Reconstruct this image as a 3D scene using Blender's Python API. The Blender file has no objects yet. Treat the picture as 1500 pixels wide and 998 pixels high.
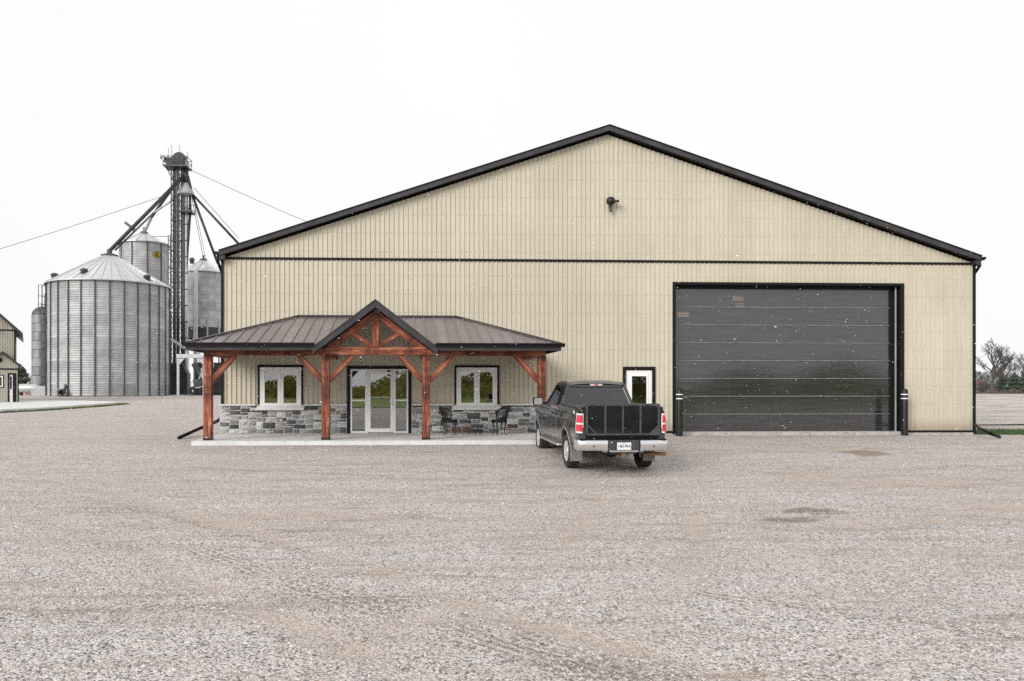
import bpy, math, random
import numpy as np
from mathutils import Vector, Matrix
random.seed(7); rng = np.random.default_rng(7)
R = math.radians
S = bpy.context.scene
COL = S.collection
# ------------------------------------------------------------------ camera
F, CX, HY, YAW = 1150.0, 643.0, 568.0, R(2.65)
CAM = Vector((0, -26.4, 1.53))
cd = bpy.data.cameras.new('camera'); cam = bpy.data.objects.new('camera', cd); COL.objects.link(cam)
cd.sensor_width = 36; cd.lens = 36*F/1500
cd.shift_x = (750-CX)/1500; cd.shift_y = (HY-499)/1500
cd.clip_start = .1; cd.clip_end = 6000
cam.location = CAM; cam.rotation_euler = (R(90), 0, -YAW)
S.camera = cam
# ------------------------------------------------------------------ overcast sky and veiled sun
W = bpy.data.worlds.new('World'); S.world = W; W.use_nodes = True
nt = W.node_tree; bg = nt.nodes['Background']
sky = nt.nodes.new('ShaderNodeTexSky'); sky.sky_type = 'NISHITA'; sky.sun_disc = False
sky.sun_elevation = R(24); sky.sun_rotation = R(222); sky.dust_density = 4
sc_ = nt.nodes.new('ShaderNodeVectorMath'); sc_.operation = 'SCALE'; sc_.inputs['Scale'].default_value = .1
mx = nt.nodes.new('ShaderNodeMix'); mx.data_type = 'RGBA'; mx.inputs['Factor'].default_value = .94
nt.links.new(sky.outputs[0], sc_.inputs[0]); nt.links.new(sc_.outputs[0], mx.inputs['A'])
tc = nt.nodes.new('ShaderNodeTexCoord'); cn = nt.nodes.new('ShaderNodeTexNoise'); cn.inputs['Scale'].default_value = 1.6; cn.inputs['Detail'].default_value = 4
cr = nt.nodes.new('ShaderNodeValToRGB'); cr.color_ramp.elements[0].position = .3; cr.color_ramp.elements[0].color = (.945, .95, .965, 1); cr.color_ramp.elements[1].position = .7; cr.color_ramp.elements[1].color = (1.0, 1.0, 1.0, 1)
nt.links.new(tc.outputs['Generated'], cn.inputs['Vector']); nt.links.new(cn.outputs['Fac'], cr.inputs[0]); nt.links.new(cr.outputs[0], mx.inputs['B'])
nt.links.new(mx.outputs['Result'], bg.inputs['Color']); bg.inputs['Strength'].default_value = 0.83
sd = bpy.data.lights.new('sun', 'SUN'); sd.energy = 1.9; sd.angle = R(26); sd.color = (1, .97, .93)
sun = bpy.data.objects.new('sun', sd); COL.objects.link(sun)
sun.rotation_euler = (R(66), 0, R(-42))
S.view_settings.view_transform = 'Standard'; S.view_settings.look = 'None'
S.view_settings.exposure = 0.34; S.view_settings.gamma = 1
S.render.engine = 'CYCLES'
S.cycles.max_bounces = 7; S.cycles.transparent_max_bounces = 12
S.cycles.use_denoising = False; S.cycles.denoiser = 'OPENIMAGEDENOISE'; S.cycles.denoising_input_passes = 'RGB_ALBEDO_NORMAL'

# ------------------------------------------------------------------ pixel helpers (photo pixels to directions)
_fw = Vector((math.sin(YAW), math.cos(YAW), 0)); _rt = Vector((math.cos(YAW), -math.sin(YAW), 0))
def ray(x, y): return _fw + _rt*((x-CX)/F) + Vector((0, 0, (HY-y)/F))
def atD(x, y, d): return CAM + ray(x, y)*d
def atY(x, y, Y):
    r = ray(x, y); return CAM + r*((Y-CAM.y)/r.y)
def atZ(x, y, Z):
    r = ray(x, y); return CAM + r*((Z-CAM.z)/r.z)
def sstep(a, b, t):
    t = min(1, max(0, (t-a)/(b-a))); return t*t*(3-2*t)
def gz(x, y):
    z = -.42 + .32*sstep(-10, -2.6, y)
    z += .80*(1-sstep(-17, -5, x))*sstep(-9, 58, y)
    return z

# ------------------------------------------------------------------ mesh helpers
class MB:
    def __init__(s): s.v = []; s.f = []
    def add(s, vs, fs):
        o = len(s.v); s.v += [tuple(v) for v in vs]; s.f += [tuple(i+o for i in f) for f in fs]; return s
    def box(s, x0, x1, y0, y1, z0, z1):
        return s.add([(x0,y0,z0),(x1,y0,z0),(x1,y1,z0),(x0,y1,z0),(x0,y0,z1),(x1,y0,z1),(x1,y1,z1),(x0,y1,z1)],
            [(0,3,2,1),(4,5,6,7),(0,1,5,4),(1,2,6,5),(2,3,7,6),(3,0,4,7)])
    def bar(s, a, b, w, h=None, up=(0,0,1)):
        a = Vector(a); b = Vector(b); h = h or w; d = (b-a).normalized(); u = Vector(up)
        if abs(d.dot(u)) > .98: u = Vector((0,1,0))
        x = d.cross(u).normalized()*(w/2); y = x.cross(d).normalized()*(h/2)
        return s.add([a-x-y,a+x-y,a+x+y,a-x+y,b-x-y,b+x-y,b+x+y,b-x+y],
            [(0,3,2,1),(4,5,6,7),(0,1,5,4),(1,2,6,5),(2,3,7,6),(3,0,4,7)])
    def tube(s, pts, r, n=8, caps=True):
        pts = [Vector(p) for p in pts]; m = len(pts); rs = r if isinstance(r, (list, tuple)) else [r]*m
        o = len(s.v); px = None
        for i, p in enumerate(pts):
            d = (pts[min(i+1,m-1)]-pts[max(i-1,0)]).normalized()
            if px is None:
                u = Vector((0,0,1)) if abs(d.z) < .9 else Vector((1,0,0)); px = d.cross(u).normalized()
            px = (px - d*px.dot(d)).normalized(); py = d.cross(px)
            for k in range(n):
                a = 2*math.pi*k/n; s.v.append(tuple(p+(px*math.cos(a)+py*math.sin(a))*rs[i]))
        for i in range(m-1):
            for k in range(n):
                a = o+i*n+k; b = o+i*n+(k+1) % n; s.f.append((a, b, b+n, a+n))
        if caps:
            s.f.append(tuple(o+k for k in range(n-1,-1,-1))); s.f.append(tuple(o+(m-1)*n+k for k in range(n)))
        return s
    def lathe(s, prof, c=(0,0,0), n=24, axis='z', cap=False):
        o = len(s.v); m = len(prof)
        for (r, h) in prof:
            for k in range(n):
                a = 2*math.pi*k/n; p, q = r*math.cos(a), r*math.sin(a)
                v = (p,q,h) if axis == 'z' else ((h,p,q) if axis == 'x' else (p,h,q))
                s.v.append((v[0]+c[0], v[1]+c[1], v[2]+c[2]))
        for i in range(m-1):
            for k in range(n):
                a = o+i*n+k; b = o+i*n+(k+1) % n; s.f.append((a, b, b+n, a+n))
        if cap:
            s.f.append(tuple(o+k for k in range(n-1,-1,-1))); s.f.append(tuple(o+(m-1)*n+k for k in range(n)))
        return s
    def prism(s, poly, off):
        off = Vector(off); n = len(poly); P = [Vector(p) for p in poly]
        return s.add(P+[p+off for p in P], [tuple(range(n-1,-1,-1)), tuple(range(n,2*n))]+[(i,(i+1)%n,(i+1)%n+n,i+n) for i in range(n)])
    def grid(s, rows, flip=False):
        o = len(s.v); m = len(rows); n = len(rows[0])
        for r in rows: s.v += [tuple(p) for p in r]
        for i in range(m-1):
            for j in range(n-1):
                a = o+i*n+j; q = (a, a+1, a+n+1, a+n); s.f.append(q[::-1] if flip else q)
        return s
    def mesh(s, name, mat, smooth=False):
        me = bpy.data.meshes.new(name); me.from_pydata(s.v, [], s.f); me.update()
        if mat: me.materials.append(mat)
        if smooth: me.polygons.foreach_set('use_smooth', [True]*len(me.polygons))
        return me
def part(name, mb, mat, parent, smooth=False, bevel=0):
    """mesh given in world coordinates, hung under parent"""
    o = bpy.data.objects.new(name, mb.mesh(name, mat, smooth)); COL.objects.link(o)
    setp(o, parent)
    if bevel:
        b = o.modifiers.new('bevel', 'BEVEL'); b.width = bevel; b.segments = 2; b.limit_method = 'ANGLE'
    return o
def setp(o, parent):
    # parts carry world coordinates; only a root Empty has a matrix of its own
    if parent is not None:
        o.parent = parent; o.matrix_parent_inverse = ROOT.get(parent.name, Matrix.Identity(4)).inverted()
        ROOT[o.name] = Matrix.Identity(4)
ROOT = {}
def tag(o, label, cat=None, group=None, kind=None):
    if label: o['label'] = label
    if cat: o['category'] = cat
    if group: o['group'] = group
    if kind: o['kind'] = kind
    return o
def thing(name, label, cat, loc=(0,0,0), group=None):
    o = bpy.data.objects.new(name, None); COL.objects.link(o); o.location = loc; o.empty_display_size = .2
    ROOT[o.name] = Matrix.Translation(Vector(loc)); return tag(o, label, cat, group)
def placed(name, me, parent, M):
    """part sharing mesh data, at world matrix M"""
    o = bpy.data.objects.new(name, me); COL.objects.link(o)
    o.parent = parent; o.matrix_parent_inverse = ROOT.get(parent.name, Matrix.Identity(4)).inverted()
    o.matrix_basis = M; ROOT[o.name] = M.copy(); return o
def struct(name, mb, mat, smooth=False):
    o = bpy.data.objects.new(name, mb.mesh(name, mat, smooth)); COL.objects.link(o); o['kind'] = 'structure'; ROOT[o.name] = Matrix.Identity(4); return o
def copy_tree(root, loc, rotz=0, label=None):
    r = root.copy(); COL.objects.link(r); r.location = loc; r.rotation_euler = (0,0,rotz)
    if label: r['label'] = label
    for ch in list(root.children):
        c = ch.copy(); COL.objects.link(c); c.parent = r
        for g in ch.children:
            d = g.copy(); COL.objects.link(d); d.parent = c
    return r

# ------------------------------------------------------------------ material helpers
class NT:
    def __init__(s, name):
        s.m = bpy.data.materials.new(name); s.m.use_nodes = True; s.t = s.m.node_tree
        s.b = s.t.nodes['Principled BSDF']; s.out = s.t.nodes['Material Output']
    def n(s, typ, props=None, **inp):
        nd = s.t.nodes.new('ShaderNode'+typ)
        for k, v in (props or {}).items(): setattr(nd, k, v)
        for k, v in inp.items(): s.set(nd.inputs[k.replace('_', ' ')] if k.replace('_', ' ') in nd.inputs else nd.inputs[k], v)
        return nd
    def set(s, sock, v):
        if isinstance(v, bpy.types.NodeSocket): s.t.links.new(v, sock)
        elif isinstance(v, bpy.types.Node): s.t.links.new(v.outputs[0], sock)
        else: sock.default_value = v
    def math(s, op, a, b=0, c=0, clamp=False):
        nd = s.t.nodes.new('ShaderNodeMath'); nd.operation = op; nd.use_clamp = clamp
        s.set(nd.inputs[0], a); s.set(nd.inputs[1], b); s.set(nd.inputs[2], c); return nd.outputs[0]
    def mix(s, f, a, b, mode='MIX'):
        nd = s.t.nodes.new('ShaderNodeMix'); nd.data_type = 'RGBA'; nd.blend_type = mode
        s.set(nd.inputs['Factor'], f); s.set(nd.inputs['A'], a if not isinstance(a, tuple) else c4(a)); s.set(nd.inputs['B'], b if not isinstance(b, tuple) else c4(b))
        return nd.outputs['Result']
    def ramp(s, f, stops, interp='LINEAR'):
        nd = s.t.nodes.new('ShaderNodeValToRGB'); s.set(nd.inputs[0], f); cr = nd.color_ramp; cr.interpolation = interp
        while len(cr.elements) < len(stops): cr.elements.new(.5)
        for e, (p, c) in zip(cr.elements, stops): e.position = p; e.color = c4(c) if isinstance(c, tuple) else (c, c, c, 1)
        return nd.outputs[0]
    def coords(s, scale=(1,1,1), src='Object', rot=(0,0,0)):
        tc = s.t.nodes.new('ShaderNodeTexCoord'); mp = s.t.nodes.new('ShaderNodeMapping')
        mp.inputs['Scale'].default_value = scale; mp.inputs['Rotation'].default_value = rot
        s.t.links.new(tc.outputs[src], mp.inputs[0]); return mp.outputs[0]
    def noise(s, scale, vec=None, detail=4, rough=.6):
        nd = s.n('TexNoise'); nd.inputs['Scale'].default_value = scale; nd.inputs['Detail'].default_value = detail; nd.inputs['Roughness'].default_value = rough
        if vec is not None: s.set(nd.inputs['Vector'], vec)
        return nd.outputs['Fac']
    def bump(s, h, strength=.3, dist=.02):
        nd = s.n('Bump'); nd.inputs['Strength'].default_value = strength; nd.inputs['Distance'].default_value = dist; s.set(nd.inputs['Height'], h); s.set(s.b.inputs['Normal'], nd.outputs[0]); return nd.outputs[0]
    def fin(s, col=None, rough=None, metal=0, spec=None):
        if col is not None: s.set(s.b.inputs['Base Color'], c4(col) if isinstance(col, tuple) else col)
        if rough is not None: s.set(s.b.inputs['Roughness'], rough)
        s.b.inputs['Metallic'].default_value = metal
        if spec is not None: s.b.inputs['Specular IOR Level'].default_value = spec
        return s.m
def c4(c): return (c[0], c[1], c[2], 1) if len(c) == 3 else c
def simple(name, col, rough=.5, metal=0, var=.25, scale=6, bump=0, src='Object', spec=None, rand=0, stretch=(1,1,1)):
    t = NT(name); v = t.coords(stretch, src)
    n = t.noise(scale, v, 5)
    dark = tuple(c*(1-var) for c in col); lite = tuple(min(1, c*(1+var)) for c in col)
    c = t.ramp(n, [(.3, dark), (.7, lite)])
    if rand:
        oi = t.n('ObjectInfo'); f = t.math('MULTIPLY_ADD', oi.outputs['Random'], rand*2, 1-rand)
        c = t.mix(1, c, f, 'MULTIPLY')
    if bump: t.bump(t.noise(scale*6, v, 6), bump, .01)
    r = t.math('MULTIPLY_ADD', n, .25, rough-.12)
    return t.fin(c, r, metal, spec)
def glass(name, tint=(.7,.72,.72), refl=.22, wav=.0, wscale=2.0):
    t = NT(name); t.t.nodes.remove(t.b)
    tr = t.n('BsdfTransparent', Color=c4(tint)); gl = t.n('BsdfGlossy', Roughness=.0, Color=(.95,.97,1,1))
    if wav:
        b = t.n('Bump'); b.inputs['Strength'].default_value = wav; b.inputs['Distance'].default_value = .05
        t.set(b.inputs['Height'], t.noise(wscale, t.coords(), 2)); t.set(gl.inputs['Normal'], b.outputs[0])
    fr = t.n('LayerWeight', Blend=.35)
    f = t.math('MULTIPLY_ADD', fr.outputs['Fresnel'], .8, refl, clamp=True)
    ms = t.n('MixShader'); t.set(ms.inputs[0], f); t.set(ms.inputs[1], tr.outputs[0]); t.set(ms.inputs[2], gl.outputs[0])
    t.t.links.new(ms.outputs[0], t.out.inputs[0]); return t.m

# siding: painted steel, faint streaks
def mk_siding(name, col):
    t = NT(name); v = t.coords((3, 3, .25)); n = t.noise(2.2, v, 5); n2 = t.noise(.35, t.coords(), 3)
    c = t.ramp(n, [(.3, tuple(x*.9 for x in col)), (.7, tuple(x*1.07 for x in col))])
    c = t.mix(.35, c, t.ramp(n2, [(.35, tuple(x*.86 for x in col)), (.65, tuple(min(1, x*1.08) for x in col))]))
    sx = t.n('SeparateXYZ'); t.set(sx.inputs[0], t.coords())
    wn = t.n('TexWhiteNoise', {'noise_dimensions': '1D'}); t.set(wn.inputs['W'], t.math('FLOOR', t.math('DIVIDE', t.math('ADD', sx.outputs[0], 5.98), .951)))
    c = t.mix(1, c, t.math('MULTIPLY_ADD', wn.outputs[0], .07, .965), 'MULTIPLY')
    sp_ = t.n('MapRange', Value=t.math('MULTIPLY_ADD', t.noise(5, t.coords((1.5, 1.5, .6)), 6, .7), -.75, sx.outputs[2])); sp_.inputs['From Min'].default_value = .12; sp_.inputs['From Max'].default_value = -.32
    c = t.mix(t.math('MULTIPLY', sp_.outputs[0], .65), c, (.30,.245,.19))
    return t.fin(c, .5, 0, .25)
M = {}
M['siding'] = mk_siding('tan_siding', (.585, .54, .435))
M['siding_shed'] = mk_siding('shed_siding', (.48, .46, .385))
M['trim'] = simple('dark_trim', (.009, .008, .009), .5, 0, .3, 3, spec=.2)
M['trim2'] = simple('fascia_steel', (.045, .043, .047), .3, .2, .4, 2, spec=.5)
M['roof'] = simple('brown_roof_steel', (.25, .215, .228), .34, .35, .12, 1.5, rand=.14)
M['roofedge'] = simple('roof_cap_steel', (.06, .052, .058), .3, .3, .25, 2)
M['galv_roof'] = simple('galvanised_roof_steel', (.60, .61, .62), .4, .3, .12, 2, rand=.12)
M['white'] = simple('white_vinyl', (.86, .86, .86), .35, 0, .04, 5)
M['alum'] = simple('white_aluminium', (.85, .855, .86), .35, 0, .05, 5)
M['screw'] = simple('screw_steel', (.43, .39, .31), .5, 0, .15, 5)
M['concrete'] = simple('porch_concrete', (.66, .66, .65), .8, 0, .12, 3, .15)
M['foundation'] = simple('foundation_concrete', (.42, .40, .37), .85, 0, .3, 6, .3)
M['black_iron'] = simple('black_cast_iron', (.012, .013, .013), .4, .2, .3, 8)
M['galv'] = simple('galvanised_sheet', (.42, .425, .43), .5, .12, .22, .9, rand=.17)
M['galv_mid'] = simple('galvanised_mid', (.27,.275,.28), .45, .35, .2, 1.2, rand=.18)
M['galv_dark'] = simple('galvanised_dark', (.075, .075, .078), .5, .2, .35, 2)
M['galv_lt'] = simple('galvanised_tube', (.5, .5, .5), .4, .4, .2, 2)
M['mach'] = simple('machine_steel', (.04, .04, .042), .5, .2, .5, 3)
M['interior'] = simple('interior_wall', (.30, .27, .22), .9, 0, .2, 2)
M['drape'] = simple('beige_drape', (.55, .47, .36), .9, 0, .25, 8)
M['mortar'] = simple('mortar', (.70, .69, .67), .95, 0, .12, 12, .3)
STONE = [simple('stone_%d' % i, c, .85, 0, .55, 14, .8, spec=.25, rand=.25) for i, c in enumerate(
    [(.10,.10,.105), (.17,.17,.18), (.28,.28,.285), (.42,.42,.42), (.14,.098,.075), (.25,.19,.145), (.52,.52,.51)])]
M['glass'] = glass('window_glass', (.30,.31,.30), .23, .022, 1.3)
M['glass_door'] = glass('entry_glass', (.6,.62,.6), .22, .005, 2.0)
M['glass_cab'] = glass('tinted_glass', (.50,.52,.52), .04)
M['chrome'] = simple('chrome', (.72,.72,.73), .25, .85, .03, 9)
M['arch'] = simple('arch_highlight_grey', (.30,.30,.30), .5, .2, .4, 9)  # pale grey standing in for the highlight on the wheel-arch edges
M['tyre'] = simple('tyre_rubber', (.028,.027,.026), .85, 0, .5, 14, .3)
M['rim'] = simple('alloy_rim', (.75,.75,.75), .35, .5, .2, 9)
M['plastic'] = simple('dark_plastic', (.010,.010,.011), .6, 0, .3, 9, spec=.25)
M['grey_plastic'] = simple('grey_plastic', (.055,.055,.058), .5, .1, .4, 9)
M['rust'] = simple('rusty_steel', (.20,.105,.05), .8, .1, .5, 12, .3)
M['snow'] = simple('snow', (.9,.9,.92), .7, 0, .05, 5)
M['plate'] = simple('plate_white', (.8,.8,.8), .4, 0, .05, 5)
M['ink'] = simple('plate_ink', (.02,.03,.06), .5, 0, .1, 5)
M['bark'] = simple('bark', (.085,.078,.074), .9, 0, .35, 3, .4)
M['needle'] = simple('conifer_needles', (.045,.058,.042), .8, 0, .6, .8)
M['brush'] = simple('autumn_brush', (.13,.095,.08), .9, 0, .6, .5)
M['hedge'] = simple('hedge_leaves', (.24,.22,.045), .8, 0, .7, .35)
M['ygreen'] = simple('yellow_emblem', (.65,.43,.03), .5, 0, .1, 5)
M['orange'] = simple('orange_paint', (.6,.2,.03), .5, 0, .2, 5)
M['pink_roof'] = simple('red_roof', (.45,.16,.17), .6, 0, .2, 2)
def mk_paint():
    t = NT('black_truck_paint'); v = t.coords(); n = t.noise(3.5, v, 7, .7)
    sx = t.n('SeparateXYZ'); t.set(sx.inputs[0], v)
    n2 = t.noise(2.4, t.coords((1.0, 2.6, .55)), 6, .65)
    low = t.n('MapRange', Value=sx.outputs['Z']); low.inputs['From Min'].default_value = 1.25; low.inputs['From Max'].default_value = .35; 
    d = t.math('MULTIPLY', t.math('MULTIPLY', low.outputs[0], .62), t.math('MULTIPLY_ADD', n2, 3.2, -1.1, clamp=True), clamp=True)  # dust on the lower body; its pale streaks also paint the doors' sheen
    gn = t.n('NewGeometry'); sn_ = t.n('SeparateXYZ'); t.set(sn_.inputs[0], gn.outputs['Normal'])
    upf = t.math('MULTIPLY', t.math('MAXIMUM', sn_.outputs['Z'], 0), t.math('MULTIPLY_ADD', n, .45, .02))  # up-facing panels paler: sky sheen put into the paint colour
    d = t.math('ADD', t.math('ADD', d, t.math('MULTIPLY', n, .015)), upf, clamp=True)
    t.set(t.b.inputs['Coat Weight'], .6); t.b.inputs['Coat Roughness'].default_value = .03
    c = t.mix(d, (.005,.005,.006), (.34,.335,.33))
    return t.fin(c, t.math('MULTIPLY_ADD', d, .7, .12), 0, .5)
M['paint'] = mk_paint()
def mk_wood():
    t = NT('red_cedar_timber'); v = t.coords((14, 14, 1.1)); n = t.noise(1.6, v, 8, .62)
    n2 = t.noise(1.3, t.coords((1, 1, .8)), 3)
    oi = t.n('ObjectInfo')
    c = t.ramp(n, [(.30, (.06,.017,.013)), (.44, (.27,.072,.038)), (.56, (.46,.155,.08)), (.68, (.72,.33,.20))])
    c = t.mix(t.ramp(n2, [(.38, .8), (.56, 0.0)]), c, (.05,.014,.012))
    vo = t.n('TexVoronoi'); vo.inputs['Scale'].default_value = 2.6; t.set(vo.inputs['Vector'], t.coords((1, 1, .55)))
    c = t.mix(t.ramp(vo.outputs['Distance'], [(.03, .9), (.12, 0.0)]), c, (.03,.008,.006))
    c = t.mix(1, c, t.math('MULTIPLY_ADD', oi.outputs['Random'], .4, .8), 'MULTIPLY')
    t.bump(n, .35, .01); return t.fin(c, .6, 0, .3)
M['wood'] = mk_wood()
def emit(name, col, s):
    t = NT(name); t.b.inputs['Emission Color'].default_value = c4(col); t.b.inputs['Emission Strength'].default_value = s; return t.fin(col, .5)
def mk_lens():
    t = NT('red_lens'); t.b.inputs['Coat Weight'].default_value = .6
    return t.fin(t.ramp(t.noise(30, t.coords(), 2), [(.4, (.5,.006,.02)), (.6, (.8,.05,.09))]), .2)
M['lens'] = mk_lens()
def mk_net():
    t = simple('dark_panel', (.012,.012,.013), .6, 0, .5, 6, spec=.3); return t
M['net'] = mk_net()
def mk_odoor():
    t = NT('smoked_door_panel'); t.t.nodes.remove(t.b)
    n = t.noise(3, t.coords((.25, .25, 12)), 7, .7)
    df = t.n('BsdfDiffuse'); t.set(df.inputs['Color'], t.ramp(n, [(.32, (.012,.012,.013)), (.68, (.10,.10,.105))]))
    tr = t.n('BsdfTransparent', Color=(.75,.75,.75,1)); gl = t.n('BsdfGlossy', Roughness=.07, Color=(.9,.92,.95,1))
    b = t.n('Bump'); b.inputs['Strength'].default_value = .035; b.inputs['Distance'].default_value = .02
    t.set(b.inputs['Height'], t.noise(2.0, t.coords((.35,.35,9)), 5)); t.set(gl.inputs['Normal'], b.outputs[0])
    m1 = t.n('MixShader', Fac=.45); t.set(m1.inputs[1], tr.outputs[0]); t.set(m1.inputs[2], df.outputs[0])
    m2 = t.n('MixShader', Fac=.095); t.set(m2.inputs[1], m1.outputs[0]); t.set(m2.inputs[2], gl.outputs[0])
    t.t.links.new(m2.outputs[0], t.out.inputs[0]); return t.m
M['odoor'] = mk_odoor()

# gravel yard -----------------------------------------------------------------
TRACKS = []
for a, b, w in [((300,808),(800,968),.40), ((560,880),(980,1022),.34), ((130,730),(420,800),.2), ((900,985),(1140,1060),.2),
                ((780,930),(1060,1040),.2), ((1130,752),(1420,745),.2), ((1150,775),(1500,812),.2), ((1100,880),(1500,935),.2), ((700,655),(1250,668),.22), ((300,690),(760,705),.25)]:
    TRACKS.append((atZ(*a, -.42), atZ(*b, -.42), w))
def mk_gravel():
    t = NT('gravel'); v = t.coords()
    warp = t.n('TexNoise'); warp.inputs['Scale'].default_value = 30; t.set(warp.inputs['Vector'], v)
    vo = t.n('TexVoronoi'); vo.inputs['Scale'].default_value = 50; t.set(vo.inputs['Vector'], v)
    vf = t.n('TexVoronoi'); vf.inputs['Scale'].default_value = 85; t.set(vf.inputs['Vector'], v)
    vb = t.n('TexVoronoi'); vb.inputs['Scale'].default_value = 15; t.set(vb.inputs['Vector'], v)
    def stone_col(vor):
        s1 = t.n('SeparateColor'); t.set(s1.inputs[0], vor.outputs['Color'])
        return t.ramp(s1.outputs[0], [(0, (.018,.018,.022)), (.17, (.08,.076,.077)), (.27, (.44,.40,.375)), (.48, (.64,.575,.54)), (.70, (.77,.71,.67)), (.87, (.91,.875,.845)), (1, (.97,.95,.93))])
    c = t.mix(.24, stone_col(vo), stone_col(vf)); c = t.mix(.10, c, stone_col(vb))
    # sandy fines in streaks left by wheels, mostly along the yard
    ns = t.noise(.8, t.coords((.33, 1.0, 1), rot=(0,0,R(9))), 8, .72)
    nl = t.noise(.12, v, 4)
    ng = t.noise(5.0, t.coords((.5, 1, 1)), 5, .7)
    fines = t.ramp(ns, [(.46, 0.0), (.68, .58)])
    c = t.mix(fines, c, t.mix(ng, (.40,.30,.225), (.62,.505,.425)))
    dk = t.ramp(t.noise(1.3, t.coords((.22, 1.6, 1), rot=(0,0,R(-7))), 9, .75), [(.55, 0.0), (.70, .6)])
    c = t.mix(dk, c, (.20,.155,.125))
    st2 = t.ramp(t.noise(1.0, t.coords((.55, 6.0, 1), rot=(0,0,R(-10))), 7, .7), [(.53, 0.0), (.67, .7)])
    st2 = t.math('MULTIPLY', st2, t.ramp(t.noise(.35, v, 3), [(.4, .25), (.6, 1.0)]))
    c = t.mix(st2, c, (.25,.18,.135))
    c = t.mix(t.ramp(nl, [(.35, 0.0), (.7, .3)]), c, (.50,.435,.40))
    la = t.n('Attribute', {'attribute_name': 'lane'}).outputs['Fac']
    lw = t.math('MULTIPLY', la, t.ramp(t.noise(1.1, t.coords((.6, 1.4, 1)), 6, .7), [(.38, .1), (.62, .75)]))
    c = t.mix(lw, c, t.mix(ng, (.44,.345,.27), (.68,.575,.50)))
    # wheel ruts with tread bars
    sx = t.n('SeparateXYZ'); t.set(sx.inputs[0], v); X, Yy = sx.outputs[0], sx.outputs[1]
    tot = None
    brk = t.ramp(t.noise(1.7, v, 4), [(.36, 0.0), (.52, 1.0)])
    for a, b, w in TRACKS:
        d = (b-a); L = math.hypot(d.x, d.y); ux, uy = d.x/L, d.y/L
        u = t.math('ADD', t.math('MULTIPLY', X, ux), t.math('MULTIPLY_ADD', Yy, uy, -(a.x*ux+a.y*uy)))
        q = t.math('ADD', t.math('MULTIPLY', X, -uy), t.math('MULTIPLY_ADD', Yy, ux, (a.x*uy-a.y*ux)))
        q = t.math('ADD', q, t.math('MULTIPLY_ADD', t.noise(.3, v, 1), .16, -.08))
        aq = t.math('ABSOLUTE', q)
        lane = t.n('MapRange', Value=aq); lane.inputs['From Min'].default_value = w*.62; lane.inputs['From Max'].default_value = w*.45
        rib = t.math('GREATER_THAN', t.math('SINE', t.math('MULTIPLY', q, 2*math.pi/.098)), .25)
        bars = t.math('GREATER_THAN', t.math('SINE', t.math('MULTIPLY_ADD', u, 2*math.pi/.14, t.math('MULTIPLY', q, 14))), -.45)
        e1 = t.math('GREATER_THAN', u, -.5); e2 = t.math('LESS_THAN', u, L+.5)
        mm = t.math('MULTIPLY', t.math('MULTIPLY', lane.outputs[0], t.math('MULTIPLY', rib, bars)), t.math('MULTIPLY', e1, e2))
        tot = mm if tot is None else t.math('MAXIMUM', tot, mm)
    for i, (a, b, c_) in enumerate(((-10.5,.03,.006), (-13.5,-.05,.009), (-8.6,.05,-.004), (-17.2,.10,.004), (-12.2,.16,.002), (-15.2,-.12,.006))):
        yc = t.math('MULTIPLY_ADD', t.math('MULTIPLY_ADD', X, c_, b), X, a)
        q = t.math('ADD', t.math('SUBTRACT', Yy, yc), t.math('MULTIPLY_ADD', t.noise(.35, v, 1), .8, -.4))
        q = t.math('SUBTRACT', t.math('ABSOLUTE', q), .82)
        lane = t.n('MapRange', Value=t.math('ABSOLUTE', q)); lane.inputs['From Min'].default_value = .19; lane.inputs['From Max'].default_value = .15
        rib = t.math('GREATER_THAN', t.math('SINE', t.math('MULTIPLY', q, 2*math.pi/.095)), .4)
        bars = t.math('GREATER_THAN', t.math('SINE', t.math('MULTIPLY_ADD', X, 2*math.pi/.13, t.math('MULTIPLY', q, 20))), -.4)
        on = t.ramp(t.noise(.45, t.coords((1, 1, 1), rot=(0, 0, i*.7)), 3), [(.46, 0.0), (.56, .85)])
        mm = t.math('MULTIPLY', t.math('MULTIPLY', lane.outputs[0], on), t.math('MULTIPLY', rib, bars))
        tot = t.math('MAXIMUM', tot, mm)
    trk = t.math('MULTIPLY', tot, brk)
    c = t.mix(t.math('MULTIPLY', trk, .6), c, (.19,.14,.105))
    # damp hollows
    wet = None
    for px, py, rx, ry in [(1268,674,.7,.6), (1195,749,.55,.5), (1160,762,.6,.22)]:
        p = atZ(px, py, -.42)
        dx = t.math('MULTIPLY_ADD', X, 1/rx, -p.x/rx); dy = t.math('MULTIPLY_ADD', Yy, 1/ry, -p.y/ry)
        r2 = t.math('ADD', t.math('MULTIPLY', dx, dx), t.math('MULTIPLY', dy, dy))
        r2 = t.math('ADD', r2, t.math('MULTIPLY_ADD', t.noise(2.5, v, 4), 1.6, -.8))
        k = t.n('MapRange', Value=r2); k.inputs['From Min'].default_value = 1.0; k.inputs['From Max'].default_value = .55
        wet = k.outputs[0] if wet is None else t.math('MAXIMUM', wet, k.outputs[0])
    c = t.mix(t.math('MULTIPLY', wet, .6), c, (.20,.145,.11))
    h = t.math('ADD', t.math('MULTIPLY', vo.outputs['Distance'], -1.0), t.math('MULTIPLY', vf.outputs['Distance'], -.5))
    h = t.math('MULTIPLY_ADD', t.math('MULTIPLY', trk, -1), .8, h)
    h = t.math('MULTIPLY_ADD', ns, .6, h)
    p = atZ(1195, 749, -.42)
    dx = t.math('MULTIPLY_ADD', X, 1/.42, -p.x/.42); dy = t.math('MULTIPLY_ADD', Yy, 1/.42, -p.y/.42)
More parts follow.
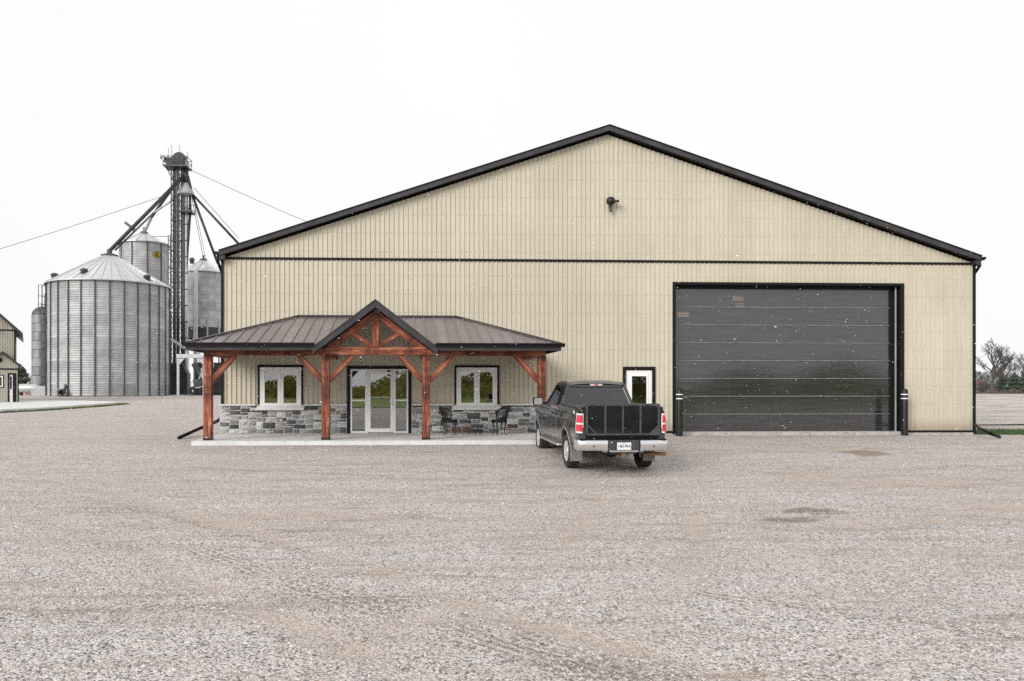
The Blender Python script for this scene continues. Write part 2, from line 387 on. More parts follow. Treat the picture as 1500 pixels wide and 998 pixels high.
    r2 = t.math('ADD', t.math('ADD', t.math('MULTIPLY', dx, dx), t.math('MULTIPLY', dy, dy)), t.math('MULTIPLY_ADD', t.noise(2.0, v, 3), 1.4, -.7))
    k = t.n('MapRange', Value=r2); k.inputs['From Min'].default_value = .8; k.inputs['From Max'].default_value = .6; pud = k.outputs[0]
    h = t.math('MULTIPLY', h, t.math('MULTIPLY_ADD', pud, -1, 1))
    t.bump(h, 1.0, .02)
    rr = t.math('ADD', t.math('MULTIPLY', wet, -.2), t.math('MULTIPLY_ADD', pud, -.66, .92), clamp=True)
    return t.fin(c, rr, 0, .3)
M['gravel'] = mk_gravel()
def mk_pebble():
    t = NT('pebbles'); g = t.n('NewGeometry')
    c = t.ramp(g.outputs['Random Per Island'], [(0, (.035,.035,.04)), (.13, (.12,.118,.12)), (.35, (.46,.42,.405)), (.6, (.58,.52,.49)), (.68, (.50,.36,.26)), (.82, (.66,.60,.57)), (1, (.80,.76,.73))])
    n = t.noise(60, t.coords(), 3); c = t.mix(.2, c, t.ramp(n, [(.3, .25), (.7, .75)])); return t.fin(c, .85, 0, .3)
M['pebble'] = mk_pebble()
def mk_field():
    t = NT('stubble_field'); v = t.coords()
    n = t.noise(.5, t.coords((.3, 2.2, 1)), 7, .7); n2 = t.noise(9, v, 4)
    c = t.ramp(n, [(.36, (.15,.13,.11)), (.5, (.42,.39,.35)), (.62, (.60,.575,.53))])
    c = t.mix(.4, c, t.ramp(n2, [(.3, (.2,.18,.15)), (.7, (.66,.62,.56))]))
    t.bump(n2, .5, .05); return t.fin(c, .95, 0, .2)
M['field'] = mk_field()
M['grass'] = simple('grass_blades', (.03,.085,.012), .7, 0, .6, 2)
M['grass_dry'] = simple('yellowing_grass', (.14,.15,.04), .8, 0, .6, 1.5)
M['turf'] = simple('turf_soil', (.035,.055,.015), .95, 0, .5, 4, .3)
M['meadow'] = simple('meadow_grass', (.20,.26,.05), .9, 0, .35, .3)

# ================================================================== THE SETTING
def axis(lo, hi, fine_lo, fine_hi, step, grow):
    a = list(np.arange(fine_lo, fine_hi+1e-6, step)); s = step
    x = fine_lo
    while x > lo: s *= grow; x -= s; a.insert(0, x)
    s = step; x = fine_hi
    while x < hi: s *= grow; x += s; a.append(x)
    return a
gx = axis(-2500, 2500, -17, 23, .16, 1.22); gy = axis(-600, 4000, -23.5, -4.0, .13, 1.22)
LANES = []   # wheel paths: distance functions q(x, y), strength
def lane_h(a, b, c): LANES.append(lambda x, y: (y-(a+b*x+c*x*x))/np.sqrt(1+(b+2*c*x)**2))
def lane_v(x0, k, y0): LANES.append(lambda x, y: (x-(x0+k*(y-y0)**2))/np.sqrt(1+(2*k*(y-y0))**2))
def lane_p(p, q):
    dx, dy = q.x-p.x, q.y-p.y; L = math.hypot(dx, dy); LANES.append(lambda x, y: (-(x-p.x)*dy+(y-p.y)*dx)/L)
lane_h(-10.5, .03, .006); lane_h(-13.5, -.05, .009); lane_h(-8.6, .05, -.004); lane_v(13.2, -.018, -2); lane_v(4.6, -.03, -9); lane_h(-17.2, .10, .004); lane_h(-12.2, .16, .002)
lane_p(atZ(300, 800, -.42), atZ(770, 962, -.42)); lane_h(-6.4, -.02, .004)
def rut(x, y):
    """height offset and packed-lane weight of the yard at x, y (arrays)"""
    hh = np.zeros_like(x); ww = np.zeros_like(x)
    fade = np.clip((y+23.5)/1.0, 0, 1)*np.clip((-4.4-y)/1.0, 0, 1)*np.clip((x+17)/3, 0, 1)*np.clip((23-x)/3, 0, 1)
    for i, fn in enumerate(LANES):
        q = fn(x, y)+.10*np.sin(x*.7+i)+.08*np.sin(y*1.3+2*i)
        al = .45+.55*np.sin(x*.33+y*.21+i*1.7)**2
        for o_ in (-.82, .82):
            d = (q-o_)/.15; hh += al*(-.020*np.exp(-d*d)+.011*np.exp(-((np.abs(d)-2.1)/.7)**2)); ww += al*np.exp(-(d*.8)**2)
    hh += .014*np.sin(x*1.1+y*.6)*np.cos(y*1.7-x*.3)+.007*np.sin(x*3.1-y*2.2)*np.sin(y*3.7+x*.8)+.005*np.sin(x*6.3+y*5.1)*np.sin(y*7.7-x*2.8)
    return hh*fade, np.clip(ww*fade, 0, 1)
GXX, GYY = np.meshgrid(np.array(gx), np.array(gy)); RH_, RW_ = rut(GXX, GYY)
mb = MB(); mb.grid([[(gx[i], gy[j], gz(gx[i], gy[j])+RH_[j, i]) for i in range(len(gx))] for j in range(len(gy))])
gnd = struct('gravel_ground', mb, M['gravel'], True)
at_ = gnd.data.attributes.new('lane', 'FLOAT', 'POINT'); at_.data.foreach_set('value', RW_.astype(np.float32).ravel())
# loose stones lying on the yard near the lens
def stones():
    n = 62000
    d = 4.6 + (rng.random(n)**1.7)*15.5
    px = rng.uniform(-30, 1530, n)
    x = []; keep = []
    P = np.zeros((n, 3))
    fwv = np.array(_fw); rtv = np.array(_rt)
    base = np.array(CAM)+np.outer(d, fwv)+np.outer(d*(px-CX)/F, rtv)
    base[:, 2] = np.array([gz(a, b) for a, b in base[:, :2]])+rut(base[:, 0], base[:, 1])[0]
    size = .004+.0105*rng.random(n)**2.2
    size[rng.random(n) < .01] *= 1.6
    octa = np.array([(1,0,0),(0,1,0),(-1,0,0),(0,-1,0),(0,0,1),(.6,.6,-.5),(-.6,.6,-.5),(-.6,-.6,-.5),(.6,-.6,-.5)])
    fc = np.array([(0,1,4),(1,2,4),(2,3,4),(3,0,4),(0,5,1),(1,6,2),(2,7,3),(3,8,0)])
    ang = rng.random(n)*6.283; ca, sa = np.cos(ang), np.sin(ang)
    sc3 = size[:, None]*rng.uniform(.7, 1.35, (n, 3))*np.array([1, 1, .62])
    V = octa[None]*sc3[:, None, :]*(1+rng.uniform(-.22, .22, (n, 9, 3)))
    Vx = V[..., 0]*ca[:, None]-V[..., 1]*sa[:, None]; Vy = V[..., 0]*sa[:, None]+V[..., 1]*ca[:, None]
    V = np.stack([Vx, Vy, V[..., 2]], -1)+base[:, None, :]
    Fc = (fc[None]+(np.arange(n)*9)[:, None, None]).reshape(-1, 3)
    me = bpy.data.meshes.new('loose_gravel'); V = V.reshape(-1, 3)
    me.vertices.add(len(V)); me.vertices.foreach_set('co', V.ravel())
    me.loops.add(Fc.size); me.loops.foreach_set('vertex_index', Fc.ravel().astype(np.int32))
    me.polygons.add(len(Fc)); me.polygons.foreach_set('loop_start', np.arange(0, Fc.size, 3, dtype=np.int32))
    me.update(); me.validate(); me.materials.append(M['pebble'])
    o = bpy.data.objects.new('loose_gravel', me); COL.objects.link(o); tag(o, 'loose grey and tan stones scattered over the gravel yard', 'gravel', kind='stuff')
stones()
# stubble field beyond the right-hand wall, ploughed in low ridges
mb = MB()
fx = axis(20.4, 700, 20.4, 60, 4, 1.2); fx[0] = 20.4
fy = [6.0]
while fy[-1] < 190: fy.append(fy[-1]+max(.35, (fy[-1])*.011))
rows = []
for i, y in enumerate(fy):
    rows.append([(x, y+.25*math.sin(x*.06), gz(x, y)+.03+(.16 if i % 2 else -.02)*(1 if 0 < i < len(fy)-1 else 0)+.06*random.random()) for x in fx])
mb.grid(rows); struct('field', mb, M['field'])
# grass verge between yard and field
def blades(pts, h, w):
    b = MB()
    for p in pts:
        a = random.random()*6.28; hh = h*random.uniform(.5, 1.3); lx, ly = random.gauss(0, .35)*hh, random.gauss(0, .35)*hh
        dx, dy = math.cos(a)*w, math.sin(a)*w
        b.add([(p[0]-dx, p[1]-dy, p[2]), (p[0]+dx, p[1]+dy, p[2]), (p[0]+lx, p[1]+ly, p[2]+hh)], [(0,1,2)])
    return b
va, vb_ = Vector((20.05, 1.0)), Vector((36, -1.4))
rows = []
for i in range(30):
    u = i/29; x = va.x+(vb_.x-va.x)*u; y = va.y+(vb_.y-va.y)*u-1.0*math.sin(u*3.1)*.5
    wd = 1.0+.5*u
    rows.append([(x, y+wd*k, gz(x, y+wd*k)+.01+.10*(1-k*k)+(-.03 if abs(k) == 1 else 0)) for k in (-1, -.6, 0, .6, 1)])
struct('grass_verge', MB().grid(rows), M['turf'], True)
pts = []
for _ in range(9000):
    i = random.random()*28.99; r0 = rows[int(i)]; r1 = rows[int(i)+1]; f = i-int(i); k = random.random()*3.99; kk = int(k); g = k-kk
    a = Vector(r0[kk]).lerp(Vector(r0[kk+1]), g); b = Vector(r1[kk]).lerp(Vector(r1[kk+1]), g); p_ = a.lerp(b, f); p_.y += random.gauss(0, .35)*(random.random() < .4); p_.z = max(gz(p_.x, p_.y), p_.z-.04); pts.append(p_)
o = bpy.data.objects.new('verge_grass', blades(pts, .12, .012).mesh('verge_grass', M['grass'])); COL.objects.link(o)
tag(o, 'strip of short green grass beside the stubble field', 'grass', kind='stuff')
# left: pale concrete apron in front of the small shed with a grassy edge
def gp(x, y, z=None):
    # pixel to ground by marching
    r = ray(x, y); t = 4.0
    for _ in range(4000):
        p = CAM+r*t
        if p.z <= gz(p.x, p.y): break
        t += .05
    return p
ap = [gp(-260, 607), gp(0, 603.5), gp(60, 600.5), gp(110, 597), gp(150, 594), gp(178, 591.5), gp(120, 589.5), gp(60, 588.5), gp(-200, 589)]
mb = MB(); n = len(ap)
top = [(p.x, p.y, gz(p.x, p.y)+.13) for p in ap]; bot = [(p.x, p.y, gz(p.x, p.y)-.3) for p in ap]
mb.add(top+bot, [tuple(range(n))]+[(i, i+n, (i+1) % n+n, (i+1) % n) for i in range(n)])
struct('concrete_apron', mb, M['concrete'])
rows = []
edge = [gp(-260, 608.6), gp(0, 605.3), gp(60, 602.2), gp(110, 598.8), gp(150, 595.8), gp(185, 592.5)]
ed = []
for i in range(5):
    for k in range(6): ed.append(edge[i].lerp(edge[i+1], k/6))
ed.append(edge[-1])
for p in ed: rows.append([(p.x, p.y+o_, gz(p.x, p.y+o_)+hh) for o_, hh in ((-.5, -.03), (-.25, .03), (0, .06), (.4, .05), (.9, -.05))])
struct('earth_verge', MB().grid(rows), simple('bare_earth', (.075,.065,.045), .95, 0, .5, 3, .3), True)
pts = []; pts2 = []
for _ in range(5000):
    i = random.random()*(len(rows)-1.01); a = Vector(rows[int(i)][1]).lerp(Vector(rows[int(i)+1][1]), i % 1); b = Vector(rows[int(i)][3]).lerp(Vector(rows[int(i)+1][3]), i % 1)
    p = a.lerp(b, random.random()); p.y += random.gauss(0, .5)*(random.random() < .45); p.z = max(gz(p.x, p.y)-.01, p.z-.03)
    if i > 17: pts2.append(p)
    elif random.random() < .5: pts.append(p)
for nm, pp, mt, lb in (('apron_grass', pts2, M['grass_dry'], 'yellowing grass at the tip of the concrete apron'), ('apron_weeds', pts, M['grass'], 'sparse dark weeds along the concrete apron edge')):
    o = bpy.data.objects.new(nm, blades(pp, .10, .018).mesh(nm, mt)); COL.objects.link(o); tag(o, lb, 'grass', kind='stuff')
# meadow and hedge across the road behind the camera: what the windows mirror
struct('meadow', MB().grid([[(x, y, -.36+(.5 if y < -70 else 0)) for x in (-220, -60, 60, 220)] for y in (-110, -80, -64, -50)]), M['meadow'])
hb = MB()
for _ in range(26000):
    x = random.uniform(-110, 110); hgt = 3.5+1.0*math.sin(x*.13)+1.0*math.sin(x*.41+1)
    z = -.2+random.random()**.8*hgt; y = -82+random.gauss(0, 1.0); s = random.uniform(.12, .3); a = Vector((random.gauss(0,1), random.gauss(0,1), random.gauss(0,1))).normalized()*s; b = Vector((random.gauss(0,1), random.gauss(0,1), random.gauss(0,1))).normalized()*s
    c = Vector((x, y, z)); hb.add([c-a, c+b, c+a, c-b], [(0,1,2,3)])
hb.grid([[(x, -82+dy_+.6*math.sin(x*.7+dy_), -.4+f_*(3.2+.9*math.sin(x*.13)+.8*math.sin(x*.41+1)+.5*math.sin(x*1.9))) for x in np.arange(-112, 112, .8)] for dy_, f_ in ((1.6, 0), (1.4, .5), (.6, .9), (0, 1), (-1, .5), (-1.2, 0))])
o = bpy.data.objects.new('hedge', hb.mesh('hedge', M['hedge'])); COL.objects.link(o); tag(o, 'long autumn hedge mirrored in the glass of the entrance', 'hedge', kind='stuff')
# porch slab
slab = MB().box(-6.02, 4.62, -3.72, -.115, -.35, 0.0)
struct('porch_slab', slab, M['concrete'])

# ================================================================== THE BIG STEEL SHED
XL, XR, XA = -5.98, 19.83, 6.95
EZ, AZ = 5.86, 10.16            # wall top at corner / apex
DEP = 44.0
shed = thing('steel_shed', 'large tan ribbed steel shed with dark trim, stone base and overhead door', 'building', (6.95, 0, -.1))
SP = (AZ-EZ)/(XA-XL)
def roofz(x): return AZ-abs(x-XA)*SP
OPEN = [(9.27, 17.21, -.2, 5.06), (7.55, 8.54, -.2, 2.17), (-1.80, .24, -.2, 2.19), (-4.76, -3.37, .90, 2.23), (1.80, 3.20, .90, 2.23)]
PER = .1585
def profile(x0, x1):
    xs = []; k = 0; x = x0
    while x < x1:
        for dx, dy in ((0,0), (.098,0), (.104,-.033), (.132,-.033), (.141,0)):
            if x+dx < x1: xs.append((x+dx, dy))
        x += PER
    xs.append((x1, 0)); return xs
def corr_wall(x0, x1, zlo, zhi, opens, y0=0.0):
    b = MB(); pr = profile(x0, x1)
    cuts = sorted({c for o in opens for c in o[:2]})
    for c in cuts:
        for i in range(len(pr)-1):
            if pr[i][0]+1e-4 < c < pr[i+1][0]-1e-4:
                f = (c-pr[i][0])/(pr[i+1][0]-pr[i][0]); pr.insert(i+1, (c, pr[i][1]*(1-f)+pr[i+1][1]*f)); break
    for (xa, ya), (xb, yb) in zip(pr, pr[1:]):
        xm = (xa+xb)/2; segs = [(zlo, None)]
        blocks = sorted([(o[2], o[3]) for o in opens if o[0] < xm < o[1]])
        lo = zlo; out = []
        for bl, bh in blocks:
            if bl > lo: out.append((lo, bl))
            lo = max(lo, bh)
        out.append((lo, None))
        for a_, c_ in out:
            t0 = zhi(xa) if c_ is None else c_; t1 = zhi(xb) if c_ is None else c_
            b.add([(xa, y0+ya, a_), (xb, y0+yb, a_), (xb, y0+yb, t1), (xa, y0+ya, t0)], [(0,1,2,3)])
    return b
part('wall', corr_wall(XL, XR, .02, lambda x: 5.80, OPEN), M['siding'], shed)
part('gable_wall', corr_wall(XL, XR, 5.86, lambda x: roofz(x)-.03, []), M['siding'], shed)
part('belt_trim', MB().box(XL-.02, XR+.02, -.045, .01, 5.79, 5.87), M['trim'], shed)
for a, b in ((4.66, 7.48), (8.61, 9.18), (17.31, XR-.06)): part('base_trim', MB().box(a, b, -.035, .01, -.02, .05), M['trim'], shed)
part('foundation', MB().box(XL+.02, XR-.02, .02, DEP, -.6, .015).box(4.66, XR-.02, -.02, .018, -.6, -.022), M['foundation'], shed)
for x in (XL, XR):
    part('corner_trim', MB().box(x-.04, x+.04, -.05, .06, -.03, EZ+.02), M['trim'], shed)
for x in (XL, XR):
    part('side_wall', MB().box(x-.012, x+.012, .05, DEP, .02, EZ), M['siding'], shed)
part('back_wall', MB().prism([(XL,DEP,0), (XR,DEP,0), (XR,DEP,EZ), (XA,DEP,AZ), (XL,DEP,EZ)], (0,.02,0)), M['siding'], shed)
# screws in rows along the girts
sb = MB(); rowsz = [.62*k+.34 for k in range(1, 9)]+[6.1+.62*k for k in range(7)]
for z in rowsz:
    x = XL+.05
    while x < XR:
        if z < roofz(x)-.1 and not any(o[0]-.1 < x < o[1]+.1 and o[2]-.1 < z < o[3]+.1 for o in OPEN) and not (z < 1.0 and x < 4.6):
            sb.add([(x-.013, -.006, z-.013), (x+.013, -.006, z-.013), (x+.013, -.006, z+.013), (x-.013, -.006, z+.013), (x, -.016, z)], [(0,1,4), (1,2,4), (2,3,4), (3,0,4)])
        x += PER
o = part('screw_rows', sb, M['screw'], shed); o['kind'] = 'stuff'
# roof with rake overhang
RT = .10; OH = .31
for sgn in (-1, 1):
    xe = XL-.06 if sgn < 0 else XR+.06
    ze = roofz(xe)
    A0 = Vector((XA, -OH, AZ+.03)); B0 = Vector((xe, -OH, ze+.03))
    rf = part('roof_slope', MB().prism([(A0.x, -OH+.03, A0.z+.13), (B0.x, -OH+.03, B0.z+.13), (B0.x, -OH+.03, B0.z+.05), (A0.x, -OH+.03, A0.z+.05)], (0, DEP+OH+.3, 0)), M['trim2'], shed)
    part('rake_fascia', MB().prism([(A0.x, -OH, A0.z+.15), (B0.x, -OH, B0.z+.15), (B0.x, -OH, B0.z-.005), (A0.x, -OH, A0.z-.005)], (0, .029, 0)), M['trim2'], rf)
    part('rake_cap', MB().prism([(A0.x, -OH-.03, A0.z+.19), (B0.x, -OH-.03, B0.z+.19), (B0.x, -OH-.03, B0.z+.153), (A0.x, -OH-.03, A0.z+.153)], (0, .18, 0)), M['trim'], rf)
    part('soffit', MB().prism([(A0.x, -OH+.031, A0.z+.03), (B0.x, -OH+.031, B0.z+.03), (B0.x, -OH+.031, B0.z+.004), (A0.x, -OH+.031, A0.z+.004)], (0, OH+.02, 0)), M['trim'], rf)
    # gutter, its end profile showing
    gx_ = xe+sgn*.005
    gp_ = [(gx_, -OH-.02, ze+.16), (gx_+sgn*.14, -OH-.02, ze+.17), (gx_+sgn*.13, -OH-.02, ze+.10), (gx_+sgn*.07, -OH-.02, ze+.05), (gx_, -OH-.02, ze+.05)]
    part('gutter', MB().prism(gp_, (0, DEP+OH, 0)), M['trim'], shed)
    part('eave_box', MB().prism([(xe, -OH+.035, ze+.04), (xe, -OH+.035, ze-.12), (xe-sgn*.20, -OH+.035, ze-.06), (xe-sgn*.20, -OH+.035, ze+.06)], (0, DEP+OH-.1, 0)), M['trim2'], shed)
    xc = XL if sgn < 0 else XR
    pts = [(xe+sgn*.05, -.12, ze+.06), (xe+sgn*.07, -.12, ze-.10), (xe+sgn*.05, -.0, ze-.25), (xc+sgn*.07, .16, ze-.43), (xc+sgn*.055, .22, ze-.6), (xc+sgn*.055, .22, .35), (xc+sgn*.08, .1, .18)]
    part('downspout', MB().tube(pts, .05, 8), M['trim'], shed, True)
# overhead door
od = part('overhead_door_frame', MB().box(9.19, 9.29, -.07, .42, -.05, 5.04).box(17.19, 17.30, -.07, .42, -.05, 5.04).box(9.19, 17.30, -.07, .42, 5.04, 5.13), M['trim'], shed)
part('weather_seal', MB().box(16.98, 17.18, .24, .27, .0, 5.04).box(9.30, 9.36, .24, .27, 0, 5.04).box(9.36, 16.98, .24, .27, 4.93, 5.04), M['plastic'], od)
part('track', MB().box(17.09, 17.13, .10, .14, 0, 5.02), M['galv_lt'], od)
NS = 8; hS = 4.93/NS
panel = MB().box(0, 7.68, 0, .03, .010, hS-.028).mesh('door_panel', M['odoor'])
rail = MB().box(0, 7.68, -.03, .05, hS-.022, hS+.002).mesh('door_rail', simple('door_rail_paint', (.24,.24,.25), .5, .2, .3, 3))
mullm = MB().box(-.035, .035, .032, .05, .02, hS-.03).mesh('mullion', M['plastic'])
for k in range(NS):
    T = Matrix.Translation((9.33, .28, .01+k*hS))
    p = placed('door_panel', panel, shed, T)
    o = bpy.data.objects.new('panel_rail', rail); COL.objects.link(o); o.parent = p
    for j in range(1, 6): o = bpy.data.objects.new('mullion', mullm); COL.objects.link(o); o.parent = p; o.location.x = 7.68*j/6
part('threshold', MB().box(9.30, 17.18, -.08, .40, -.1, -.002), M['foundation'], shed)
# lit lamps hanging inside, seen through the smoked door
for px, py in ((1001, 461), (1081, 438), (1085, 447)):
    p = atY(px, py, 9.0)
    b = thing('ceiling_lamp', {1001: 'amber lamp glowing behind the smoked overhead door, lower one', 1081: 'pale amber lamp glowing behind the topmost panel of the overhead door', 1085: 'dim lamp glowing behind the seam of the two top door panels'}[px], 'lamp', p)
    part('tube', MB().box(p.x-.24, p.x+.24, p.y-.05, p.y+.05, p.z+.03, p.z+.09).box(p.x-.24, p.x+.24, p.y-.05, p.y+.05, p.z-.09, p.z-.01), emit('lamp_glow_%d' % px, (1, .72, .42), {1001: .9, 1081: .7, 1085: .45}[px]), b)
    part('lamp_housing', MB().box(p.x-.34, p.x+.34, p.y-.08, p.y+.08, p.z+.092, p.z+.14), M['galv_dark'], b)
    part('chain', MB().tube([(p.x, p.y, p.z+.14), (p.x, p.y, roofz(p.x))], .012, 5), M['galv_dark'], b)
# man door
dr = part('side_door', MB().box(7.60, 8.50, .02, .06, .03, 2.12), M['white'], shed)
part('door_trim', MB().box(7.49, 7.58, -.05, .10, .0, 2.15).box(8.51, 8.60, -.05, .10, .0, 2.15).box(7.49, 8.60, -.05, .10, 2.15, 2.24), M['trim'], dr)
part('door_window_frame', MB().box(7.74, 7.80, 0, .019, .85, 1.98).box(8.30, 8.36, 0, .019, .85, 1.98).box(7.80, 8.30, 0, .019, .85, .91).box(7.80, 8.30, 0, .019, 1.92, 1.98), M['white'], dr)
part('pane', MB().box(7.80, 8.30, .006, .0185, .91, 1.92), glass('side_door_glass', (.12,.12,.12), .07, .05, 4), dr)
part('handle', MB().tube([(8.44, .0, .98), (8.44, -.06, .98), (8.36, -.07, .98)], .012, 6), M['chrome'], dr)
# windows
def window(x0, x1, z0, z1, white_bottom=.86):
    w = part('window', MB().box(x0+.06, x1-.06, -.03, .05, z0, z0+.06).box(x0+.06, x1-.06, -.03, .05, z1-.135, z1-.075).box(x0+.06, x0+.12, -.03, .05, z0+.06, z1-.135).box(x1-.12, x1-.06, -.03, .05, z0+.06, z1-.135), M['white'], shed)
    part('window_trim', MB().box(x0-.01, x0+.058, -.045, .04, z0+.12, z1).box(x1-.058, x1+.01, -.045, .04, z0+.12, z1).box(x0+.058, x1-.058, -.045, .04, z1-.073, z1), M['trim'], w)
    xm = (x0+x1)/2
    for a, b in ((x0+.122, xm-.002), (xm+.002, x1-.122)):
        part('sash', MB().box(a, a+.095, -.022, .03, z0+.062, z1-.137).box(b-.095, b, -.022, .03, z0+.062, z1-.137).box(a+.095, b-.095, -.022, .03, z0+.062, z0+.155).box(a+.095, b-.095, -.022, .03, z1-.225, z1-.137), M['white'], w)
        part('pane', MB().box(a+.096, b-.096, .0, .008, z0+.156, z1-.226), M['glass'], w)
    part('sill', MB().box(x0-.05, x1+.05, -.20, -.032, z0-.075, z0-.003), M['mortar'], w)
WIN = [(-4.81, -3.32, .86, 2.28), (1.75, 3.25, .86, 2.28)]
for w in WIN: window(*w)
# storefront entrance
ex0, ex1, ez1 = -1.84, .28, 2.24
en = part('entrance', MB().box(ex0+.09, ex0+.15, -.03, .07, 0.001, ez1-.09).box(ex1-.15, ex1-.09, -.03, .07, 0.001, ez1-.09).box(ex0+.15, ex1-.15, -.03, .07, ez1-.15, ez1-.09)
          .box(-1.255, -1.165, -.03, .07, 0.001, ez1-.15).box(-.315, -.235, -.03, .07, .001, ez1-.15), M['alum'], shed)
part('entrance_trim', MB().box(ex0-.01, ex0+.088, -.06, .05, .001, ez1+.01).box(ex1-.088, ex1+.01, -.06, .05, .001, ez1+.01).box(ex0+.088, ex1-.088, -.06, .05, ez1-.088, ez1+.01), M['trim'], en)
for a, b in ((ex0+.15, -1.255), (-.235, ex1-.15)):
    part('sidelight_rail', MB().box(a, b, -.028, .06, 1.08, 1.13), M['alum'], en); part('sidelight_rail', MB().box(a, b, -.028, .06, .002, .07), M['alum'], en)
    part('pane', MB().box(a+.001, b-.001, .01, .018, .071, 1.079), M['glass_door'], en)
    part('pane', MB().box(a+.001, b-.001, .01, .018, 1.131, ez1-.151), M['glass_door'], en)
ed_ = part('entrance_door', MB().box(-1.163, -1.075, -.035, .04, .03, ez1-.16).box(-.405, -.317, -.035, .04, .03, ez1-.16).box(-1.075, -.405, -.035, .04, .03, .16).box(-1.075, -.405, -.035, .04, ez1-.26, ez1-.16), M['alum'], shed)
part('pane', MB().box(-1.074, -.406, -.004, .004, .161, ez1-.261), M['glass_door'], ed_)
part('push_bar', MB().tube([(-1.08, -.05, 1.21), (-.40, -.05, 1.21)], .012, 6), M['alum'], ed_)
part('handle', MB().tube([(-.36, -.036, 1.22), (-.38, -.10, 1.20), (-.42, -.11, 1.09), (-.38, -.10, .98), (-.36, -.036, .96)], .014, 8), M['chrome'], ed_)
part('door_closer', MB().box(-.52, -.41, -.07, -.036, ez1-.185, ez1-.135), M['trim'], ed_)
# room behind the entrance
part('partition', MB().box(-5.9, 4.6, 4.0, 4.05, 0, 2.8).box(4.6, 4.65, .1, 4.0, 0, 2.8), M['interior'], shed)
part('office_ceiling', MB().box(-5.9, 4.6, .1, 4.0, 2.8, 2.84), M['interior'], shed)
for x in (-1.62, -1.02, -.48):
    d = MB(); d.grid([[(x+.014*k, .35+.03*math.sin(k*1.6), z) for k in range(14)] for z in (.05, 2.2)]); part('drape', d, M['drape'], shed)
part('notice', MB().box(-.06, .10, .03, .032, 1.14, 1.36), M['white'], shed)

# stone wainscot: individual stones proud of the mortar
veneers = [part('stone_wainscot', MB().box(a, b, -.09, -.025, 0.001, .93), M['mortar'], shed) for a, b in ((-6.05, -1.86), (.30, 4.62))]
def stone_mesh(w, h):
    b = MB(); nx, nz = 4, 3; g = .010
    rows = []
    for j in range(nz+1):
        r = []
        for i in range(nx+1):
            e = i in (0, nx) or j in (0, nz)
            jx = random.uniform(-.006, .006); jz = random.uniform(-.006, .006)
            r.append((g+(w-2*g)*i/nx+jx, -.012 if e else -.028-random.random()*.022, g+(h-2*g)*j/nz+jz))
        rows.append(r)
    b.grid(rows)
    ring = [rows[0][i] for i in range(nx+1)]+[rows[j][nx] for j in range(1, nz+1)]+[rows[nz][i] for i in range(nx-1, -1, -1)]+[rows[j][0] for j in range(nz-1, 0, -1)]
    o_ = len(b.v); m = len(ring); b.v += [(p[0], .01, p[2]) for p in ring]; b.v += ring
    for i in range(m):
        k = (i+1) % m; b.f.append((o_+i, o_+k, o_+m+k, o_+m+i))
    return b
def stones_in(x0, x1, z0, z1, win, veneer):
    cw, ch = .0525, .0775; nx, nz = int(round((x1-x0)/cw)), int(round((z1-z0)/ch)); cw = (x1-x0)/nx; ch = (z1-z0)/nz
    occ = [[False]*nx for _ in range(nz)]
    for j in range(nz):
        for i in range(nx):
            if win and win[0]-.06 < x0+(i+.5)*cw < win[1]+.06 and z0+(j+.5)*ch > win[2]-.09: occ[j][i] = True
    for j in range(nz):
        for i in range(nx):
            if occ[j][i]: continue
            hh = random.choice([1, 1, 2, 2, 2, 3]); ww = random.choice([4, 5, 6, 7, 8, 6]) if hh > 1 else random.choice([3, 4, 5, 7, 8])
            W_ = 0
            while W_ < ww and i+W_ < nx and not occ[j][i+W_]: W_ += 1
            if i+W_ < nx and not occ[j][i+W_]:
                rest = 0
                while i+W_+rest < nx and not occ[j][i+W_+rest]: rest += 1
                if rest < 3: W_ += rest
            H_ = 1
            while H_ < hh and j+H_ < nz and all(not occ[j+H_][i+k] for k in range(W_)): H_ += 1
            for b in range(H_):
                for a in range(W_): occ[j+b][i+a] = True
            me = stone_mesh(W_*cw, H_*ch).mesh('stone', random.choices(STONE, (19, 18, 20, 17, 7, 6, 13))[0])
            placed('stone', me, veneer, Matrix.Translation((x0+i*cw, -.09, z0+j*ch)))
stones_in(-6.05, -1.86, .004, .93, WIN[0], veneers[0]); stones_in(.30, 4.62, .004, .93, WIN[1], veneers[1])
for a, b in ((-6.08, -4.87), (-3.26, -1.86), (.30, 1.69), (3.31, 4.64)):
    part('stone_cap', MB().box(a, b, -.155, -.022, .932, .985), M['mortar'], shed, bevel=.008)
# corner drain pipes on the ground
for nm, pts, lb in (('drain_pipe', [(-6.06, .1, .52), (-6.12, -.15, .42), atZ(291, 628.5, .12), atZ(262, 641.5, gz(-7.2,-2.2)+.05)], 'black drain pipe running from the stone corner onto the gravel'),
                    ('drain_pipe', [(19.92, .1, .28), atZ(1435, 628, .18), atZ(1450, 635, .09), atZ(1464, 640, -.05)], 'black drain pipe running from the shed corner onto the grass')):
    o = bpy.data.objects.new(nm, MB().tube(pts, .055, 8).mesh(nm, M['trim'], True)); COL.objects.link(o); tag(o, lb, 'pipe')
